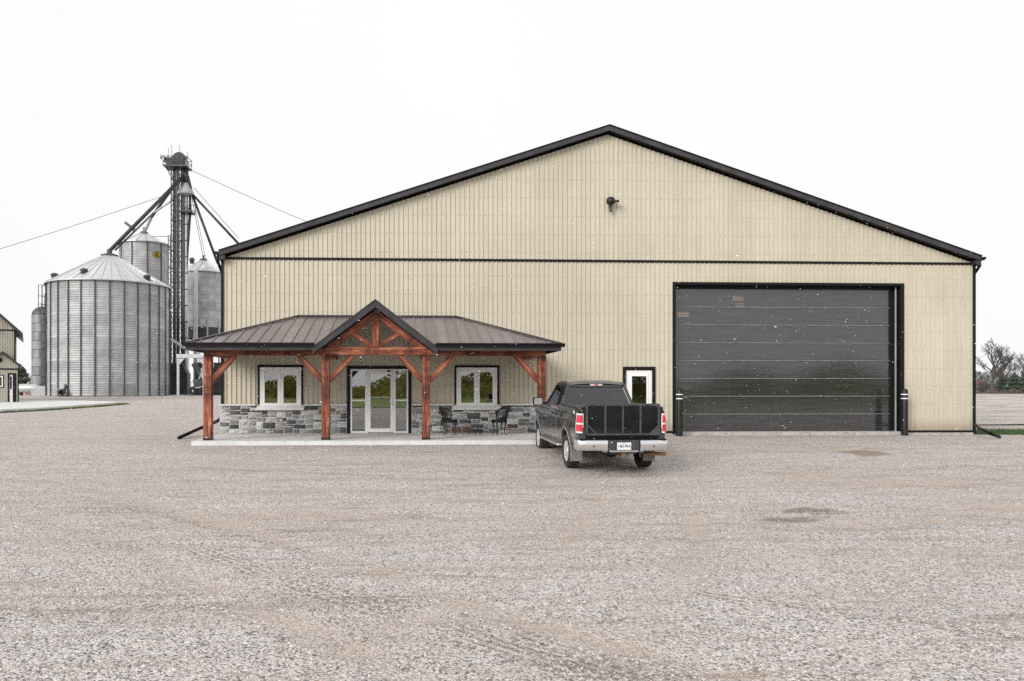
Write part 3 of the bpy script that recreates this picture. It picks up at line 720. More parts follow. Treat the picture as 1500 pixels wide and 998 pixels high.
# yard lamp on the gable
p = atY(893, 303, 0)
fl = thing('security_light', 'small black floodlight mounted high on the gable wall', 'lamp', (p.x, -.02, p.z))
part('lamp_head', MB().lathe([(.0,.17), (.09,.165), (.14,.1), (.15,.0), (.12,-.06), (.06,-.08)], (p.x-.02, -.22, p.z+.10), 14), M['black_iron'], fl, True)
part('visor', MB().bar((p.x+.0, -.24, p.z+.10), (p.x+.24, -.30, p.z+.13), .16, .05), M['trim'], fl)
part('bracket', MB().bar((p.x-.02, -.02, p.z-.05), (p.x-.02, -.22, p.z+.02), .06), M['galv_dark'], fl)
part('motion_sensor', MB().lathe([(.0,-.1), (.045,-.09), (.055,-.03), (.04,.04), (.03,.12)], (p.x-.0, -.16, p.z-.12), 10), M['galv_dark'], fl, True)
# bollards
for x, side in ((9.28, 'left'), (atY(1325, 600, -.45).x, 'right')):
    z0 = gz(x, -.5); bo = thing('bollard', {'left': 'black bollard with two white bands between side door and overhead door', 'right': 'black bollard with two white bands at the door edge far from the pickup'}[side], 'bollard', (x, -.45, z0), 'bollards guarding the overhead door')
    part('post', MB().lathe([(.001, 1.60), (.06, 1.59), (.10, 1.55), (.11, 1.50), (.11, -.1)], (x, -.45, z0), 18), M['black_iron'], bo, True)
    for zz in (1.40, 1.26): part('band', MB().lathe([(.110, zz-.018), (.1135, zz-.016), (.1135, zz+.016), (.110, zz+.018)], (x, -.45, z0), 18), M['white'], bo)

# ================================================================== TIMBER PORCH
porch = thing('timber_porch', 'red timber entrance porch with brown metal roof and truss gable', 'porch', (-.78, -3.2, 0))
PX = [-5.66, -2.25, .69, 4.13]; PY = -3.22; PW = .235
def timber(name, a, b, w, h, parent, bevel=.012, up=(0,-1,0)):
    a = Vector(a); b = Vector(b); d = b-a; L = d.length; z = d.normalized()
    u = Vector(up)
    if abs(z.dot(u)) > .9: u = Vector((0,0,1))
    x = u.cross(z).normalized(); y = z.cross(x)
    Mx = Matrix((( x.x,y.x,z.x,a.x),(x.y,y.y,z.y,a.y),(x.z,y.z,z.z,a.z),(0,0,0,1)))
    me = MB().box(-w/2, w/2, -h/2, h/2, 0, L).mesh(name, M['wood'])
    o = placed(name, me, parent, Mx)
    m = o.modifiers.new('bevel', 'BEVEL'); m.width = bevel; m.segments = 1
    return o
for x in PX:
    p_ = timber('post', (x, PY, .03), (x, PY, 2.46), PW, PW, porch)
    sh = MB().box(-PW/2-.01, PW/2+.01, -PW/2-.01, PW/2+.01, -.03, .03).mesh('post_shoe', M['black_iron'])
    o = bpy.data.objects.new('post_shoe', sh); COL.objects.link(o); o.parent = p_
    pg = MB()
    for dx in (-.06, .06): pg.box(dx-.012, dx+.012, PW/2-.004, PW/2+.006, 1.80, 1.824)
    o = bpy.data.objects.new('peg', pg.mesh('peg', M['black_iron'])); COL.objects.link(o); o.parent = p_
for a, b in ((PX[0]-.11, PX[1]-.0), (PX[2]+.0, PX[3]+.11)): timber('beam', (a, PY+.01, 2.57), (b, PY+.01, 2.57), PW*.92, .22, porch)
timber('tie_beam', (PX[1]-.02, PY-.02, 2.605), (PX[2]+.02, PY-.02, 2.605), PW, .225, porch)
for x in PX: timber('cross_beam', (x, PY+.13, 2.56), (x, -.03, 2.56), .20, .19, porch)
def brace(x, s):
    timber('knee_brace', (x+s*(PW/2-.03), PY, 1.72), (x+s*(PW/2+.66), PY, 2.475), .16, .155, porch)
for x, ss in ((PX[0], (1,)), (PX[1], (-1, 1)), (PX[2], (-1, 1)), (PX[3], (-1,))):
    for s in ss: brace(x, s)
GC = -.785; GAZ = 4.0; GS = .765; GHW = 1.80   # gable centre, apex, slope, half width
for s in (-1, 1):   # rafters of the truss and struts
    timber('rafter', (GC+s*.02, PY-.01, GAZ-.30), (GC+s*1.62, PY-.01, GAZ-.30-1.60*GS), .18, .21, porch)
    timber('strut', (GC+s*.09, PY, 2.75), (GC+s*.72, PY, 3.14), .15, .155, porch)
timber('king_post', (GC, PY, 2.72), (GC, PY, 3.66), .205, .22, porch)
# roofs
EY, EZ0, RZ = -3.74, 2.80, 3.90; EXL, EXR, RXL, RXR = -6.14, 4.58, -3.50, 1.82
sl = (RZ-EZ0)/(-EY)
def yv(x): return (GAZ-GS*abs(x-GC)-EZ0)/sl+EY
def ylow(x): return max(EY, yv(x))
def yup(x):
    if x < RXL: return EY+(x-EXL)/(RXL-EXL)*(-EY)
    if x > RXR: return EY+(EXR-x)/(EXR-RXR)*(-EY)
    return -.03
def hz(y): return EZ0+(y-EY)*sl
roof_ = part('porch_roof', MB().box(EXL+.06, GC-GHW+.02, EY+.05, -.03, EZ0-.12, EZ0-.09).box(GC+GHW-.02, EXR-.06, EY+.05, -.03, EZ0-.12, EZ0-.09), M['trim'], porch)
seams = []; pw_ = .325
x = EXL+.02
while x < EXR-.02:
    x2 = min(x+pw_, EXR-.02); xs = [x+(x2-x)*k/6 for k in range(7)]
    lo = [(q, ylow(q)) for q in xs if ylow(q) < yup(q)-.02]; 
    if len(lo) >= 2:
        hi = [(q, yup(q)) for q, _ in lo]
        b = MB(); n = len(lo)
        t_ = [(q, y, hz(y)) for q, y in lo]+[(q, y, hz(y)) for q, y in hi]
        b.add(t_+[(p[0], p[1], p[2]-.02) for p in t_], [(i, i+1, n+i+1, n+i) for i in range(n-1)]+[(i+2*n, n+i+2*n, n+i+1+2*n, i+1+2*n) for i in range(n-1)]+[(i, i+2*n, i+1+2*n, i+1) for i in range(n-1)])
        q, ya = lo[0]; yb = hi[0][1]
        if yb-ya > .05: b.bar((q, ya, hz(ya)+.012), (q, yb, hz(yb)+.012), .028, .035)
        part('roof_panel', b, M['roof'], roof_)
    x += pw_
# end slopes
for ex, rx in ((EXL, RXL), (EXR, RXR)):
    k = 0; y = EY+.02
    while y < -.05:
        y2 = min(y+.33, -.03)
        def xin(yy): return ex+(rx-ex)*(yy-EY)/(-EY)
        def ezz(yy): return hz(yy)
        b = MB(); q = [(ex, y, EZ0), (ex, y2, EZ0), (xin(y2), y2, hz(y2)), (xin(y), y, hz(y))]
        b.prism(q, (0, 0, -.02)); part('roof_panel', b, M['roof'], roof_); y = y2
    part('hip_cap', MB().bar((ex, EY, EZ0+.03), (rx, -.03, RZ+.03), .14, .035), M['roofedge'], roof_)
part('ridge_flashing', MB().box(RXL, RXR, -.10, -.022, RZ-.0, RZ+.05), M['roofedge'], roof_)
for s in (-1, 1):
    us = [k*GHW/14 for k in range(15)]
    rows = []
    b = MB(); n = len(us)
    fr = [(GC+s*u, EY-.06, GAZ-GS*u+.02) for u in us]; bk = [(GC+s*u, max(EY-.05, min(-.03, yv(GC+s*u))), GAZ-GS*u+.02) for u in us]
    t_ = fr+bk
    b.add(t_+[(p[0], p[1], p[2]-.04) for p in t_], [(i, i+1, n+i+1, n+i) for i in range(n-1)]+[(i+2*n, n+i+2*n, n+i+1+2*n, i+1+2*n) for i in range(n-1)]+[(i, i+2*n, i+1+2*n, i+1) for i in range(n-1)])
    part('gable_roof', b, M['roof'], porch)
    e = GC+s*GHW
    part('gable_fascia', MB().prism([(GC, EY-.08, GAZ+.035), (e, EY-.08, GAZ-GS*GHW+.035), (e, EY-.08, GAZ-GS*GHW-.14), (GC, EY-.08, GAZ-.16)], (0, .05, 0)), M['trim2'], porch)
    part('fascia_cap', MB().prism([(GC, EY-.10, GAZ+.075), (e-s*.05, EY-.10, GAZ-GS*(GHW-.05)+.075), (e-s*.05, EY-.10, GAZ-GS*(GHW-.05)+.037), (GC, EY-.10, GAZ+.037)], (0, .14, 0)), M['roofedge'], porch)
    part('gable_soffit', MB().prism([(GC, EY-.03, GAZ-.13), (e, EY-.03, GAZ-GS*GHW-.11), (e, EY-.03, GAZ-GS*GHW-.13), (GC, EY-.03, GAZ-.16)], (0, .55, 0)), M['trim'], porch)
    a, bb = (EXL, GC-GHW+.03) if s < 0 else (GC+GHW-.03, EXR)
    part('fascia', MB().box(a, bb, EY-.03, EY+.0, EZ0-.20, EZ0-.02), M['trim2'], porch)
    gpf = [(0,0), (-.11,.01), (-.115,-.02), (-.09,-.05), (-.085,-.10), (0,-.10)]
    ga, gb = (EXL-.10, GC-GHW+.06) if s < 0 else (GC+GHW-.06, EXR+.12)
    part('gutter', MB().prism([(ga, EY-.032+dy, EZ0+.005+dz) for dy, dz in gpf], (gb-ga, 0, 0)), M['trim'], porch)
    ex = EXL if s < 0 else EXR
    part('side_fascia', MB().box(min(ex, ex+s*.03), max(ex, ex+s*.03), EY-.03, -.03, EZ0-.20, EZ0-.025), M['trim2'], porch)

# ================================================================== BISTRO SET
def chair():
    c = thing('bistro_chair', '', 'chair', (0,0,0), 'cast iron chairs on the porch')
    st = MB(); 
    for r, z in ((.225, .455), (.225, .40), (.15, .458), (.07, .458)): st.tube([(r*math.cos(a), r*math.sin(a), z) for a in np.linspace(0, 2*math.pi, 25)], .014 if r > .2 else .010, 6)
    for k in range(10):
        a = k*math.pi/5; st.tube([(.05*math.cos(a), .05*math.sin(a), .458), (.225*math.cos(a+.25), .225*math.sin(a+.25), .458)], .011, 5)
    for k in range(20):
        a = k*math.pi/10; b = a+.314; st.tube([(.225*math.cos(a), .225*math.sin(a), .455), (.225*math.cos((a+b)/2), .225*math.sin((a+b)/2), .385), (.225*math.cos(b), .225*math.sin(b), .455)], .012, 5)
    part('seat', st, M['black_iron'], c, True)
    bk = MB()
    def bp(a, z): r = .225+.10*(z-.46)/.4; return (r*math.cos(a), r*math.sin(a), z)
    arc = np.linspace(math.pi*.52, math.pi*1.48, 25)
    def top(a): return .66+.21*max(0, math.cos((a-math.pi)*1.05))**.6
    bk.tube([bp(a, top(a)) for a in arc], .016, 6)
    bk.tube([bp(a, .46+(top(a)-.46)*.55) for a in arc], .011, 5)
    for a in (arc[0], arc[-1]): bk.tube([bp(a, .455), bp(a, top(a))], .014, 6)
    for k in range(1, 24, 2):
        a0, a1 = arc[k-1], arc[k+1]; m = arc[k]
        h = top(m)-.46
        bk.tube([bp(m, .46), bp(a0, .46+h*.25), bp(m, .46+h*.5), bp(a1, .46+h*.75), bp(m, .46+h*.98)], .011, 5)
        bk.tube([bp(m, .46), bp(a1, .46+h*.25), bp(m, .46+h*.5), bp(a0, .46+h*.75), bp(m, .46+h*.98)], .011, 5)
    part('backrest', bk, M['black_iron'], c, True)
    for a in (math.pi/4, 3*math.pi/4, 5*math.pi/4, 7*math.pi/4):
        pr = [(.17, .43), (.205, .36), (.195, .27), (.165, .17), (.17, .08), (.21, .02), (.235, .012)]
        part('leg', MB().tube([(r*math.cos(a), r*math.sin(a), z) for r, z in pr], [.02, .024, .019, .015, .013, .015, .012], 8), M['black_iron'], c, True)
    return c
ch = chair()
ch.location = (1.52, -1.15, 0.002); ch.rotation_euler = (0, 0, R(-18)); ch['label'] = 'black cast iron chair under the window, beside the entrance'
# scale up a touch: ornate garden chairs stand 0.9 m tall
for l in [ch]: l.scale = (1.06, 1.06, 1.06)
c2 = copy_tree(ch, (3.12, -1.15, .002), R(198), 'black cast iron chair under the window, beside the parked pickup')
tb = thing('bistro_table', 'small black wire side table between the two porch chairs', 'table', (2.33, -1.05, .0))
tx, ty = 2.33, -1.05
b = MB()
for r, z in ((.19, .53), (.10, .53)): b.tube([(tx+r*math.cos(a), ty+r*math.sin(a), z) for a in np.linspace(0, 2*math.pi, 25)], .010, 6)
for k in range(8): b.tube([(tx+.10*math.cos(k*.785), ty+.10*math.sin(k*.785), .53), (tx+.19*math.cos(k*.785+.2), ty+.19*math.sin(k*.785+.2), .53)], .007, 5)
b.lathe([(.0, .527), (.1, .527), (.1, .533), (.0, .533)], (tx, ty, 0), 16)
part('tabletop', b, M['black_iron'], tb, True)
for k in range(3):
    a = k*2.094+.5
    part('leg', MB().tube([(tx+r*math.cos(a), ty+r*math.sin(a), z) for r, z in ((.18,.52), (.13,.40), (.11,.25), (.12,.12), (.20,.02), (.24,.03), (.235,.07), (.20,.06))], .010, 6), M['black_iron'], tb, True)


# ================================================================== PICKUP TRUCK (local: +y forward, rear of bed at y=0, ground z=0)
truck = thing('pickup_truck', 'dusty black pickup with mesh tailgate and chrome bumper parked at the porch', 'pickup')
RA, FA, TR = 1.22, 4.90, .40
def txp(y, z):
    x = float(np.interp(z, [.40,.52,.62,.80,1.02,1.16,1.24,1.34,1.44], [.90,.935,.962,.985,1.0,.995,.978,.968,.945]))
    if y > 4.9: x -= .16*((y-4.9)/.95)**2
    if y < .25: x -= .035*(1-y/.25)**2
    for yw in (RA, FA):
        d = math.hypot(y-yw, z-.44)
        if d < .66: x += .032*max(0, 1-abs(d-.52)/.11) if d > .5 else .032
    return x
def zbot(y):
    base = .50 if y > RA else .62
    for yw in (RA, FA):
        d = abs(y-yw)
        if d < .50: return max(base, .44+math.sqrt(.50**2-d*d))
    return base
def ztop(y):
    if y < 2.03: return 1.44
    if y < 4.1: return 1.37
    return float(np.interp(y, [4.1, 4.3, 5.2, 5.75, 5.9], [1.37, 1.345, 1.27, 1.20, 1.12]))
def skin(y0, y1, s, lip=True):
    ys = sorted({round(y, 4) for y in list(np.arange(y0, y1, .045))+[y1]+[q for w in (RA, FA) for q in (w-.5, w+.5, w-.499, w+.499) if y0 < q < y1]})
    rows = []
    for y in ys:
        b, t = zbot(y), ztop(y); r = []
        r.append((s*(txp(y, b)-.09), y, b+.005))
        for k in range(19):
            z = b+(t-b)*k/18; r.append((s*txp(y, z), y, z))
        r.append((s*(txp(y, t)-.02), y, t+.018)); r.append((s*(txp(y, t)-.10), y, t+.018)); r.append((s*(txp(y, t)-.125), y, t-.02))
        rows.append(r)
    return MB().grid(rows, s > 0)
bodym = MB()
for s in (-1, 1):
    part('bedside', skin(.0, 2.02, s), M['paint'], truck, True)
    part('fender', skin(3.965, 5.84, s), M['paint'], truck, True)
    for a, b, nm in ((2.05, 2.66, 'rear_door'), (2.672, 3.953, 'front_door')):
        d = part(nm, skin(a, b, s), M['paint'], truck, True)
        hy = b-.32 if nm == 'rear_door' else a+.08
        part('handle', MB().bar((s*1.012, hy, 1.21), (s*1.012, hy+.24, 1.21), .03, .045), M['paint'], d, bevel=.01)
    for yw in (RA, FA):
        part('arch_highlight', MB().tube([(s*(txp(yw+.505*math.cos(a), .44+.505*math.sin(a))+.004), yw+.505*math.cos(a), .44+.505*math.sin(a)) for a in np.linspace(.12, math.pi-.12, 22)], .013, 6), M['arch'], truck, True)  # thin pale tube added to paint the bright edge of each arch
# tail ends, bed, cab core
core = MB().box(-.86, .86, 2.06, 4.3, .52, 1.33).box(-.55, .55, .05, 5.6, .50, .84).box(-.80, .80, 4.2, 5.55, .95, 1.20).box(-.86, .86, 5.45, 5.72, .55, 1.12)
part('chassis', core, M['plastic'], truck)
part('bed', MB().box(-.83, .83, .02, 2.0, .841, .87).box(-.845, -.80, .02, 2.0, .84, 1.43).box(.80, .845, .02, 2.0, .84, 1.43).box(-.8, .8, 1.95, 2.0, .87, 1.40), M['plastic'], truck)
part('wheel_house', MB().box(-.80, -.56, .75, 1.70, .87, 1.07).box(.56, .80, .75, 1.70, .87, 1.07), M['plastic'], truck)
for s in (-1, 1):
    e = MB(); prof = [(s*.835, z) for z in (.70, 1.44)]
    zz = np.linspace(.66, 1.44, 12)
    e.grid([[(s*.82, -.004, z), (s*(txp(0, z)-.035), -.004, z), (s*(txp(0, z)-.004), .012, z)] for z in zz], s < 0)
    part('bed_end', e, M['paint'], truck, True)
    part('rail_cap', MB().prism([(s*.82, 0, 1.447), (s*.925, 0, 1.447), (s*.935, .1, 1.463), (s*.82, .1, 1.463)], (0, 1.9, .0)) if False else MB().box(min(s*.815, s*.925), max(s*.815, s*.925), .0, 2.0, 1.459, 1.474), M['grey_plastic'], truck, bevel=.006)
    # tail lamp: clear housing wrapping the corner, two red lenses
    h = MB(); rows = []
    for z in np.linspace(.90, 1.33, 10):
        inn = .80 if z > .95 else .80+.03*(.95-z)/.05
        rows.append([(s*(.865 if z > 1.0 else .88), -.022, z), (s*.90, -.034, z), (s*.945, -.028, z), (s*(txp(.05, z)+.010), .03, z), (s*(txp(.16, z)+.008), .15+(.03 if z > 1.25 else 0), z)])
    h.grid(rows, s < 0)
    tl = part('tail_lamp', h, M['plate'], truck, True)
    for za, zb in ((.94, 1.09), (1.13, 1.295)):
        g = MB(); g.grid([[(s*.885, -.036, z), (s*.91, -.046, z), (s*.945, -.042, z), (s*(txp(.05, z)+.016), .03, z), (s*(txp(.12, z)+.014), .11, z)] for z in np.linspace(za, zb, 6)], s < 0)
        part('lens', g, M['lens'], tl, True)
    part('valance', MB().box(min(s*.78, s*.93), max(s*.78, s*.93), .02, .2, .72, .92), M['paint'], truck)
# vented mesh tailgate
tg = part('tailgate', MB(), M['grey_plastic'], truck)
fr = MB()
TW, T0, T1, TY = .80, .875, 1.525, -.045
for a, b in (((-TW,TY,T0), (TW,TY,T0)), ((-TW,TY,T1), (TW,TY,T1)), ((-TW,TY,T0), (-TW,TY,T1)), ((TW,TY,T0), (TW,TY,T1))): fr.bar(a, b, .05, .045)
tg.data = fr.mesh('tailgate', M['grey_plastic'])
for x in (-.39, .0, .39): part('slat', MB().bar((x, TY-.01, T0+.02), (x, TY-.01, T1-.02), .045, .03, (0,1,0)), M['grey_plastic'], tg, bevel=.006)
for s in (-1, 1): part('gusset', MB().prism([(s*(TW-.02), TY-.02, T0+.02), (s*(TW-.21), TY-.02, T0+.02), (s*(TW-.02), TY-.02, T0+.2)], (0, .02, 0)) if s > 0 else MB().bar((s*(TW-.02), TY-.01, T0+.2), (s*(TW-.21), TY-.01, T0+.02), .035, .03), M['grey_plastic'], tg)
nm_ = MB()
for k in range(64): nm_.bar((-TW+.025+k*.0242, TY+.012, T0), (-TW+.025+k*.0242, TY+.012, T1), .008)
for k in range(27): nm_.bar((-TW, TY+.02, T0+.01+k*.0242), (TW, TY+.02, T0+.01+k*.0242), .008)
o = part('mesh_net', nm_, M['net'], tg); o['kind'] = 'stuff'
part('tailgate_sill', MB().box(-.80, .80, .0, .06, .79, .872), M['plastic'], truck)
# rear bumper
def bump_sec(x):
    t = abs(x)/1.0; y = -.17+.10*t**4; return y
ch_ = MB()
for s in (-1, 1):
    xs = np.linspace(.36, .995, 12); rows = []
    for x in xs:
        zb = .50 if x > .44 else .47
        y = bump_sec(x); rows.append([(s*x, y+.10, .755), (s*x, y+.02, .752), (s*x, y, .73), (s*x, y-.005, .64), (s*x, y+.015, .54), (s*x, y+.05, zb+.02), (s*x, y+.10, zb+.01)])
    x = .995
    for yy, dx in ((.02, .010), (.18, .008), (.36, -.005)): rows.append([(s*(x+dx), yy, z) for z in (.755, .752, .73, .64, .56, .54, .535)])
    g = MB().grid(rows, s < 0); bp_ = part('bumper_wing', g, M['chrome'], truck, True)
    part('sensor', MB().lathe([(.0, -.008), (.018, -.006), (.02, .012)], (s*.66, bump_sec(.66)+.0, .62), 10, 'y'), M['plastic'], bp_)
    part('step_pad', MB().box(min(s*.33, s*.96), max(s*.33, s*.96), -.11, .03, .756, .775), M['plastic'], bp_)
bc = part('bumper_centre', MB().box(-.37, .37, -.135, .02, .52, .75).box(-.30, .30, -.155, -.11, .465, .53).box(-.34, -.19, -.15, -.13, .53, .74).box(.19, .34, -.15, -.13, .53, .74), M['grey_plastic'], truck, bevel=.01)
part('bumper_lip', MB().box(-.32, .32, -.17, -.14, .50, .53), M['chrome'], bc, bevel=.008)
pl = part('licence_plate', MB().box(-.155, .155, -.162, -.156, .545, .705), M['plate'], bc, bevel=.002)
def text(s_, size, M_, mat, parent, name, ext=.001, align='CENTER', space=1.0):
    cu = bpy.data.curves.new('t', 'FONT'); cu.body = s_; cu.size = size; cu.align_x = align; cu.align_y = 'CENTER'; cu.extrude = ext; cu.space_character = space; cu.offset = size*.012
    to = bpy.data.objects.new('t', cu); COL.objects.link(to)
    me = bpy.data.meshes.new_from_object(to); bpy.data.objects.remove(to); me.materials.clear(); me.materials.append(mat)
    return placed(name, me, parent, M_)
RX = Matrix.Rotation(R(90), 4, 'X')
text('180-9FA', .088, Matrix.Translation((.005, -.1632, .622)) @ RX, M['ink'], pl, 'plate_number', space=.95)
text('ONTARIO', .020, Matrix.Translation((.0, -.1632, .688)) @ RX, M['ink'], pl, 'plate_heading')
text('4x4', .115, Matrix.Translation((-1.002, .32, 1.34)) @ Matrix.Rotation(R(-90), 4, 'Z') @ RX, M['plate'], truck, 'badge', ext=.002)
# cab: pillars, roof, glass
BZ = 1.375; TZ = 1.955
def sp(y, z, off=0):   # point on the leaning side plane
    t = (z-BZ)/(TZ-BZ); return (.905+(.715-.905)*t+off, y, z)
for s in (-1, 1):
    def P(y, z, off=0): p = sp(y, z, off); return (s*p[0], p[1], p[2])
    def pil(poly): return MB().prism([P(*q) for q in poly], (-s*.05, 0, 0))
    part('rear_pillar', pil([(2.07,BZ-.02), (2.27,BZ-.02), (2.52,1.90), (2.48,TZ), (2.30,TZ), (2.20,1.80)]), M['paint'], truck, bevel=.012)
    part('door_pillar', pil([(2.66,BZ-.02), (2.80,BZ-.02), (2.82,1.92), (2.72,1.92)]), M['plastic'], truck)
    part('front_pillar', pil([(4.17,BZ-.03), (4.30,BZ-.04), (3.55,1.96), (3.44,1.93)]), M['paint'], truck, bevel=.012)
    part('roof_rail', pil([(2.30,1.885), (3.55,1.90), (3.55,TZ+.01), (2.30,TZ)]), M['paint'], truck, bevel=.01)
    part('side_window', MB().prism([P(2.27,BZ-.01,-.025), (P(2.68,BZ-.01,-.025)), P(2.74,1.90,-.025), P(2.50,1.90,-.025)], (-s*.006, 0, 0)), M['glass_cab'], truck)
    part('side_window', MB().prism([P(2.79,BZ-.01,-.025), P(4.19,BZ-.01,-.025), P(3.47,1.91,-.025), P(2.81,1.91,-.025)], (-s*.006, 0, 0)), M['glass_cab'], truck)
    part('belt_moulding', MB().bar(P(2.07,BZ+.005,.015), P(4.2,BZ+.005,.015), .03, .03), M['chrome'], truck)
    mr = part('wing_mirror', MB().box(min(s*1.05, s*1.30), max(s*1.05, s*1.30), 3.82, 3.95, 1.34, 1.56).bar((s*.90, 3.92, 1.40), (s*1.1, 3.90, 1.41), .06, .05), M['plastic'], truck, bevel=.03)
    part('mirror_glass', MB().box(min(s*1.07, s*1.28), max(s*1.07, s*1.28), 3.812, 3.819, 1.365, 1.54), M['chrome'], mr)
    part('running_board', MB().box(min(s*.86, s*1.06), max(s*.86, s*1.06), 1.86, 4.30, .445, .50), M['chrome'], truck, bevel=.02)
    part('board_bracket', MB().bar((s*.6, 2.4, .52), (s*.98, 2.4, .46), .05).bar((s*.6, 3.8, .52), (s*.98, 3.8, .46), .05), M['plastic'], truck)
    part('mud_flap', MB().prism([(s*.70, RA-.47, .20), (s*.985, RA-.47, .20), (s*.99, RA-.45, .60), (s*.70, RA-.45, .60)], (0, .012, 0)), simple('dusty_flap', (.20,.195,.185), .9, 0, .5, 12), truck)
def rp(x, z): # back-window plane
    t = (z-BZ)/(TZ-BZ); return (x, 2.06+.25*t, z)
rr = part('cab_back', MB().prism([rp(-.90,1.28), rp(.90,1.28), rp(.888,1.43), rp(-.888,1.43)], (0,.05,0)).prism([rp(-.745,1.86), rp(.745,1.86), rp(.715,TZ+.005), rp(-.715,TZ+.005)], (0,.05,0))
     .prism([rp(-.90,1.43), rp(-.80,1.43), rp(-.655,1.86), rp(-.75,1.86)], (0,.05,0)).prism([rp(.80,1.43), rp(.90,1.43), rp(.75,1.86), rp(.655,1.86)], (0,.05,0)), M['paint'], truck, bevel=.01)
part('rear_window', MB().prism([(x, y+.02, z) for x, y, z in (rp(-.81,1.42), rp(.81,1.42), rp(.67,1.87), rp(-.67,1.87))], (0,.006,0)), M['glass_cab'], truck)
bl = part('brake_lamp', MB().prism([(x, y-.012, z) for x, y, z in (rp(-.155,1.905), rp(.155,1.905), rp(.145,1.945), rp(-.145,1.945))], (0,.02,0)), M['plate'], truck)
part('lens', MB().prism([(x, y-.017, z) for x, y, z in (rp(-.045,1.912), rp(.045,1.912), rp(.045,1.938), rp(-.045,1.938))], (0,.006,0)), M['lens'], bl)
rows = []
for y in np.linspace(2.26, 3.66, 15):
    u = (y-2.26)/1.40; zc = TZ+.012+.075*math.sin(math.pi*min(1, .12+u*.80))**.8; hw = .735-.03*abs(u-.45)
    rows.append([(hw*q, y, (zc if abs(q) < 1 else zc-.05)-.055*abs(q)**3.2-(.05 if u == 0 else 0)) for q in (-1, -.97, -.85, -.6, -.3, 0, .3, .6, .85, .97, 1)])
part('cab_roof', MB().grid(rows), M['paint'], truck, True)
part('headliner', MB().box(-.68, .68, 2.36, 3.55, TZ-.06, TZ-.045), M['grey_plastic'], truck)
part('windscreen', MB().prism([(-.86, 4.27, 1.35), (.86, 4.27, 1.35), (.68, 3.56, 1.93), (-.68, 3.56, 1.93)], (0, .004, .006)), M['glass_cab'], truck)
rows = []
for y in np.linspace(4.15, 5.84, 14):
    zt = ztop(y)+.02; hw = txp(y, ztop(y))-.02
    rows.append([(hw*q, y, zt+.05*(1-q*q)-(.02 if abs(q) < .55 else 0)+(-.03 if y > 5.75 else 0)) for q in np.linspace(-1, 1, 13)])
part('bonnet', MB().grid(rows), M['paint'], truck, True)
gr_ = part('grille', MB().box(-.55, .55, 5.73, 5.86, .78, 1.10), M['grey_plastic'], truck, bevel=.03)
for k in range(3): part('grille_bar', MB().box(-.53, .53, 5.861, 5.885, .82+.09*k, .86+.09*k), M['chrome'], gr_)
for s in (-1, 1): part('headlamp', MB().box(min(s*.56, s*.84), max(s*.56, s*.84), 5.66, 5.80, .82, 1.10), M['plate'], truck, bevel=.04)
part('front_bumper', MB().box(-.9, .9, 5.68, 5.90, .50, .74), M['chrome'], truck, bevel=.05)
for x in (-.42, .42):
    st = part('seat', MB().box(x-.26, x+.26, 2.95, 3.15, .9, 1.50), M['grey_plastic'], truck, bevel=.06)
    part('headrest', MB().box(x-.16, x+.16, 3.0, 3.12, 1.50, 1.74), M['grey_plastic'], st, bevel=.05)
part('seat_bench', MB().box(-.7, .7, 2.3, 2.45, .9, 1.44), M['grey_plastic'], truck, bevel=.05)
# wheels
def tyre(sx):
    w = .135; b = MB(); n = 48
    prof = [(.235, -w*.82), (.29, -w), (.345, -w*1.02), (.385, -w*.90), (TR, -w*.72), (TR, -w*.33), (TR-.012, -w*.30), (TR-.012, -w*.22), (TR, -w*.2), (TR, w*.2), (TR-.012, w*.22), (TR-.012, w*.30), (TR, w*.33), (TR, w*.72), (.385, w*.90), (.345, w*1.02), (.29, w), (.235, w*.82)]
    for i, (r, h) in enumerate(prof):
        for k in range(n):
            rr_ = r-(.012 if (r >= .38 and (k+(1 if h > 0 else 0)) % 2) else 0); a = 2*math.pi*k/n; b.v.append((h, rr_*math.cos(a), rr_*math.sin(a)))
    for i in range(len(prof)-1):
        for k in range(n): a = i*n+k; c = i*n+(k+1) % n; b.f.append((a, c, c+n, a+n))
    return b
ty_me = tyre(1).mesh('tyre', M['tyre'])
rb = MB().lathe([(.245, .11), (.238, .125), (.222, .12), (.215, .02), (.20, -.05), (.0, -.05)], (0,0,0), 32, 'x')
for k in range(6):
    a = k*math.pi/3+.2
    for d in (-.16, .16): rb.bar((.075, .05*math.cos(a), .05*math.sin(a)), (.105, .225*math.cos(a+d), .225*math.sin(a+d)), .045, .03, (1,0,0))
rb.lathe([(.0, .115), (.05, .11), (.068, .09), (.07, .03)], (0,0,0), 18, 'x')
rim_me = rb.mesh('rim', M['rim'])
for y in (RA, FA):
    for s in (-1, 1):
        Mw = Matrix.Translation((s*.855, y, TR-.008)) @ Matrix.Rotation(random.random()*2, 4, 'X')
        if s < 0: Mw = Mw @ Matrix.Rotation(math.pi, 4, 'Z')
        w_ = placed('wheel', ty_me, truck, Mw)
        o = bpy.data.objects.new('rim', rim_me); COL.objects.link(o); o.parent = w_
    part('axle', MB().tube([(-.75, y, .40), (.75, y, .40)], .05, 8).lathe([(.0,-.19), (.11,-.16), (.165,0), (.11,.16), (.0,.19)], (.08, y, .39), 14, 'x'), M['plastic'], truck, True)
part('hitch', MB().box(-.05, .05, -.14, .25, .40, .48).tube([(-.15, -.05, .43), (-.13, -.08, .36), (-.06, -.08, .37), (-.05, -.02, .43)], .008, 5).tube([(.15, -.05, .43), (.13, -.08, .36), (.06, -.08, .37), (.05, -.02, .43)], .008, 5), M['rust'], truck)
